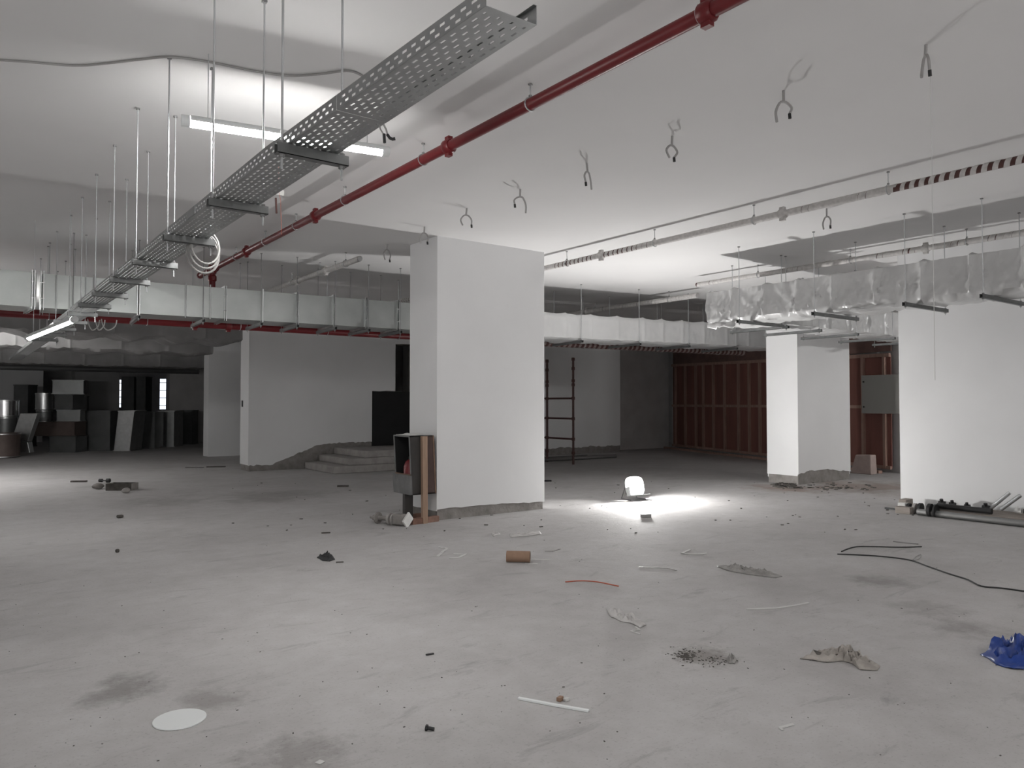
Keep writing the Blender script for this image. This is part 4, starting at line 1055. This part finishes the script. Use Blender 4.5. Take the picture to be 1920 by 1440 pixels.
# ------------------------------------------------------------------ stacked duct pieces, far left
def duct_piece(label, px0, px1, py0, py1, dep, Y=None, depth_m=.5, m=M_GALV, lean=0, rot=0, z=None):
    """open rectangular duct piece standing on end (hollow, with flanges)"""
    a = V(0, 0, EYE)+ray(px0, py1)*dep; b = V(0, 0, EYE)+ray(px1, py1)*dep; c = V(0, 0, EYE)+ray(px0, py0)*dep
    zb = max(0, a.z) if z is None else z; zt_ = c.z
    d = (b-a); d.z = 0; L = d.length; d.normalize(); d = Matrix.Rotation(rot, 3, 'Z') @ d
    n = V(-d.y, d.x, 0)
    t = thing('duct_piece', label, 'duct', (a.x+d.x*L/2, a.y+d.y*L/2, zb))
    A = V(a.x, a.y, 0); th = .012
    sh = V(lean, 0, 0)
    def slab(o, u, v, name, mm):
        o = Vector(o)
        MB().quadbox([o+V(0, 0, zb), o+u+V(0, 0, zb), o+u+v+V(0, 0, zb), o+v+V(0, 0, zb), o+sh+V(0, 0, zt_), o+u+sh+V(0, 0, zt_), o+u+v+sh+V(0, 0, zt_), o+v+sh+V(0, 0, zt_)]).build(name, mm, t)
    slab(A, d*L, n*th, 'side', m); slab(A+n*(depth_m-th), d*L, n*th, 'side', m)
    slab(A, d*th, n*depth_m, 'side', m); slab(A+d*(L-th), d*th, n*depth_m, 'side', m)
    for zz, s_ in ((zb+.015, V(0, 0, 0)), (zt_-.015, sh)):
        mb = MB()
        for q, u in ((A-n*.012, d*L), (A+n*(depth_m+.012), d*L)): mb.bar(q+s_+V(0, 0, zz), q+s_+u+V(0, 0, zz), .024, .03)
        for q, u in ((A-d*.012, n*depth_m), (A+d*(L+.012), n*depth_m)): mb.bar(q+s_+V(0, 0, zz), q+s_+u+V(0, 0, zz), .024, .03)
        mb.build('flange', m, t)
    return t
gp = 'loose duct pieces far left'
GD = lambda py: 2100/(py-756)
duct_piece('tall pale duct piece standing on end, left of the daylight gap', 213, 243, 770, 846, GD(846), depth_m=.75, m=M_GALV, lean=.12, z=0)
duct_piece('second pale duct piece standing on end, right of the tall pale one', 297, 326, 770, 838, GD(838), depth_m=.7, m=M_GALV, z=0)
duct_piece('dull duct piece at the right end of the duct stack', 331, 360, 769, 833, GD(833), depth_m=.5, m=M_JUNK, z=0)
duct_piece('dark duct piece between the two pale standing ones', 250, 290, 772, 841, GD(841), depth_m=.6, m=M_JUNK, z=0)
duct_piece('tall dark duct piece behind, beside the lit slit', 226, 250, 706, 829, GD(829), depth_m=.5, m=M_JUNK, z=0)
duct_piece('tall dark duct piece behind, right of the other tall one', 254, 272, 706, 829, GD(829), depth_m=.5, m=M_JUNK, z=0)
duct_piece('dark wide duct piece left of the tall pale one', 158, 206, 770, 845, GD(845), depth_m=.6, m=M_JUNK, z=0)
SD = GD(848)
duct_piece('slim duct piece propped up behind the rust tinted box', 146, 160, 742, 842, GD(842), depth_m=.3, m=M_JUNK, z=0, rot=.35)
duct_piece('narrow leaning duct piece between the dark wide one and the tall pale one', 206, 214, 784, 842, GD(842), depth_m=.4, m=M_GALVD, z=0, lean=-.1)
duct_piece('low dark brown duct box at the bottom of the stack', 92, 142, 818, 848, SD, depth_m=.6, m=M_JUNK, z=0)
duct_piece('rust tinted flat duct box lying on the low dark one', 63, 140, 791, 818, SD, depth_m=.6, m=M_BROWN, z=.50)
duct_piece('small duct box resting on the rust tinted one', 106, 146, 768, 791, SD, depth_m=.5, m=M_JUNK, z=.94, rot=.25)
duct_piece('shiny fronted duct box high on the stack', 102, 142, 740, 768, SD, depth_m=.45, m=M_JUNK, z=1.315, rot=-.2)
duct_piece('topmost duct box of the stack', 98, 150, 712, 739, SD, depth_m=.4, m=M_JUNK, z=1.775, rot=.3)
duct_piece('bluish tall duct box at the back left of the stack', 24, 51, 721, 838, GD(838), depth_m=.5, m=M_JUNK, z=0)
def round_duct(label, px, py0, py1, dep, r, m=M_GALV, z=None):
    a = V(0, 0, EYE)+ray(px, py1)*dep; c = V(0, 0, EYE)+ray(px, py0)*dep
    t = thing('round_duct', label, 'duct', (a.x, a.y, max(0, a.z)))
    MB().pipe_open((a.x, a.y, max(0, a.z)), (a.x, a.y, c.z), r, r-.01, 28).build('wall', m, t, True)
    for zz in (max(0, a.z)+.02, c.z-.02): MB().pipe_open((a.x, a.y, zz-.012), (a.x, a.y, zz+.012), r+.012, r, 28).build('bead', M_GALV, t, True)
    return t
round_duct('bright shiny round duct collar at the left picture edge', 10, 750, 781, 21.9, .34, mat('polished_galvanised', (.72, .72, .73), .22, 1.0), z=1.11)
round_duct('round duct stub under the shiny collar', 10, 782, 852, 21.9, .28, M_JUNK, z=0)
round_duct('round duct collar in the middle of the stack', 83, 737, 768, 23.1, .24, M_GALV, z=1.31)
round_duct('round duct stub under the middle collar', 83, 769, 792, 23.1, .22, M_JUNK, z=.94)
round_duct('wide round base below the bent duct at lower left', 6, 812, 857, 20.6, .40, M_BROWN, z=0)
# bent pale elbow
el = thing('duct_elbow', 'pale bent duct elbow leaning in front of the stack', 'duct', V(0, 0, EYE)+ray(45, 850)*22)
E_ = lambda px, py, dd=0: V(0, 0, EYE)+ray(px, py)*(21.2+dd)
def plate4(q, ext=.20):
    q = [E_(*p) for p in q]; return MB().quadbox(q+[p+FWD*ext for p in q])
plate4([(38, 775), (70, 775), (52, 828), (23, 820)]).build('upper_leg', M_GALV, el, bevel=.01)
plate4([(24, 821), (52, 829), (56, 849), (32, 849)]).build('lower_leg', M_GALV, el, bevel=.01)
for o in C.objects:
    if o.name.startswith(('duct_piece', 'round_duct')) and o.type == 'EMPTY': o['group'] = gp
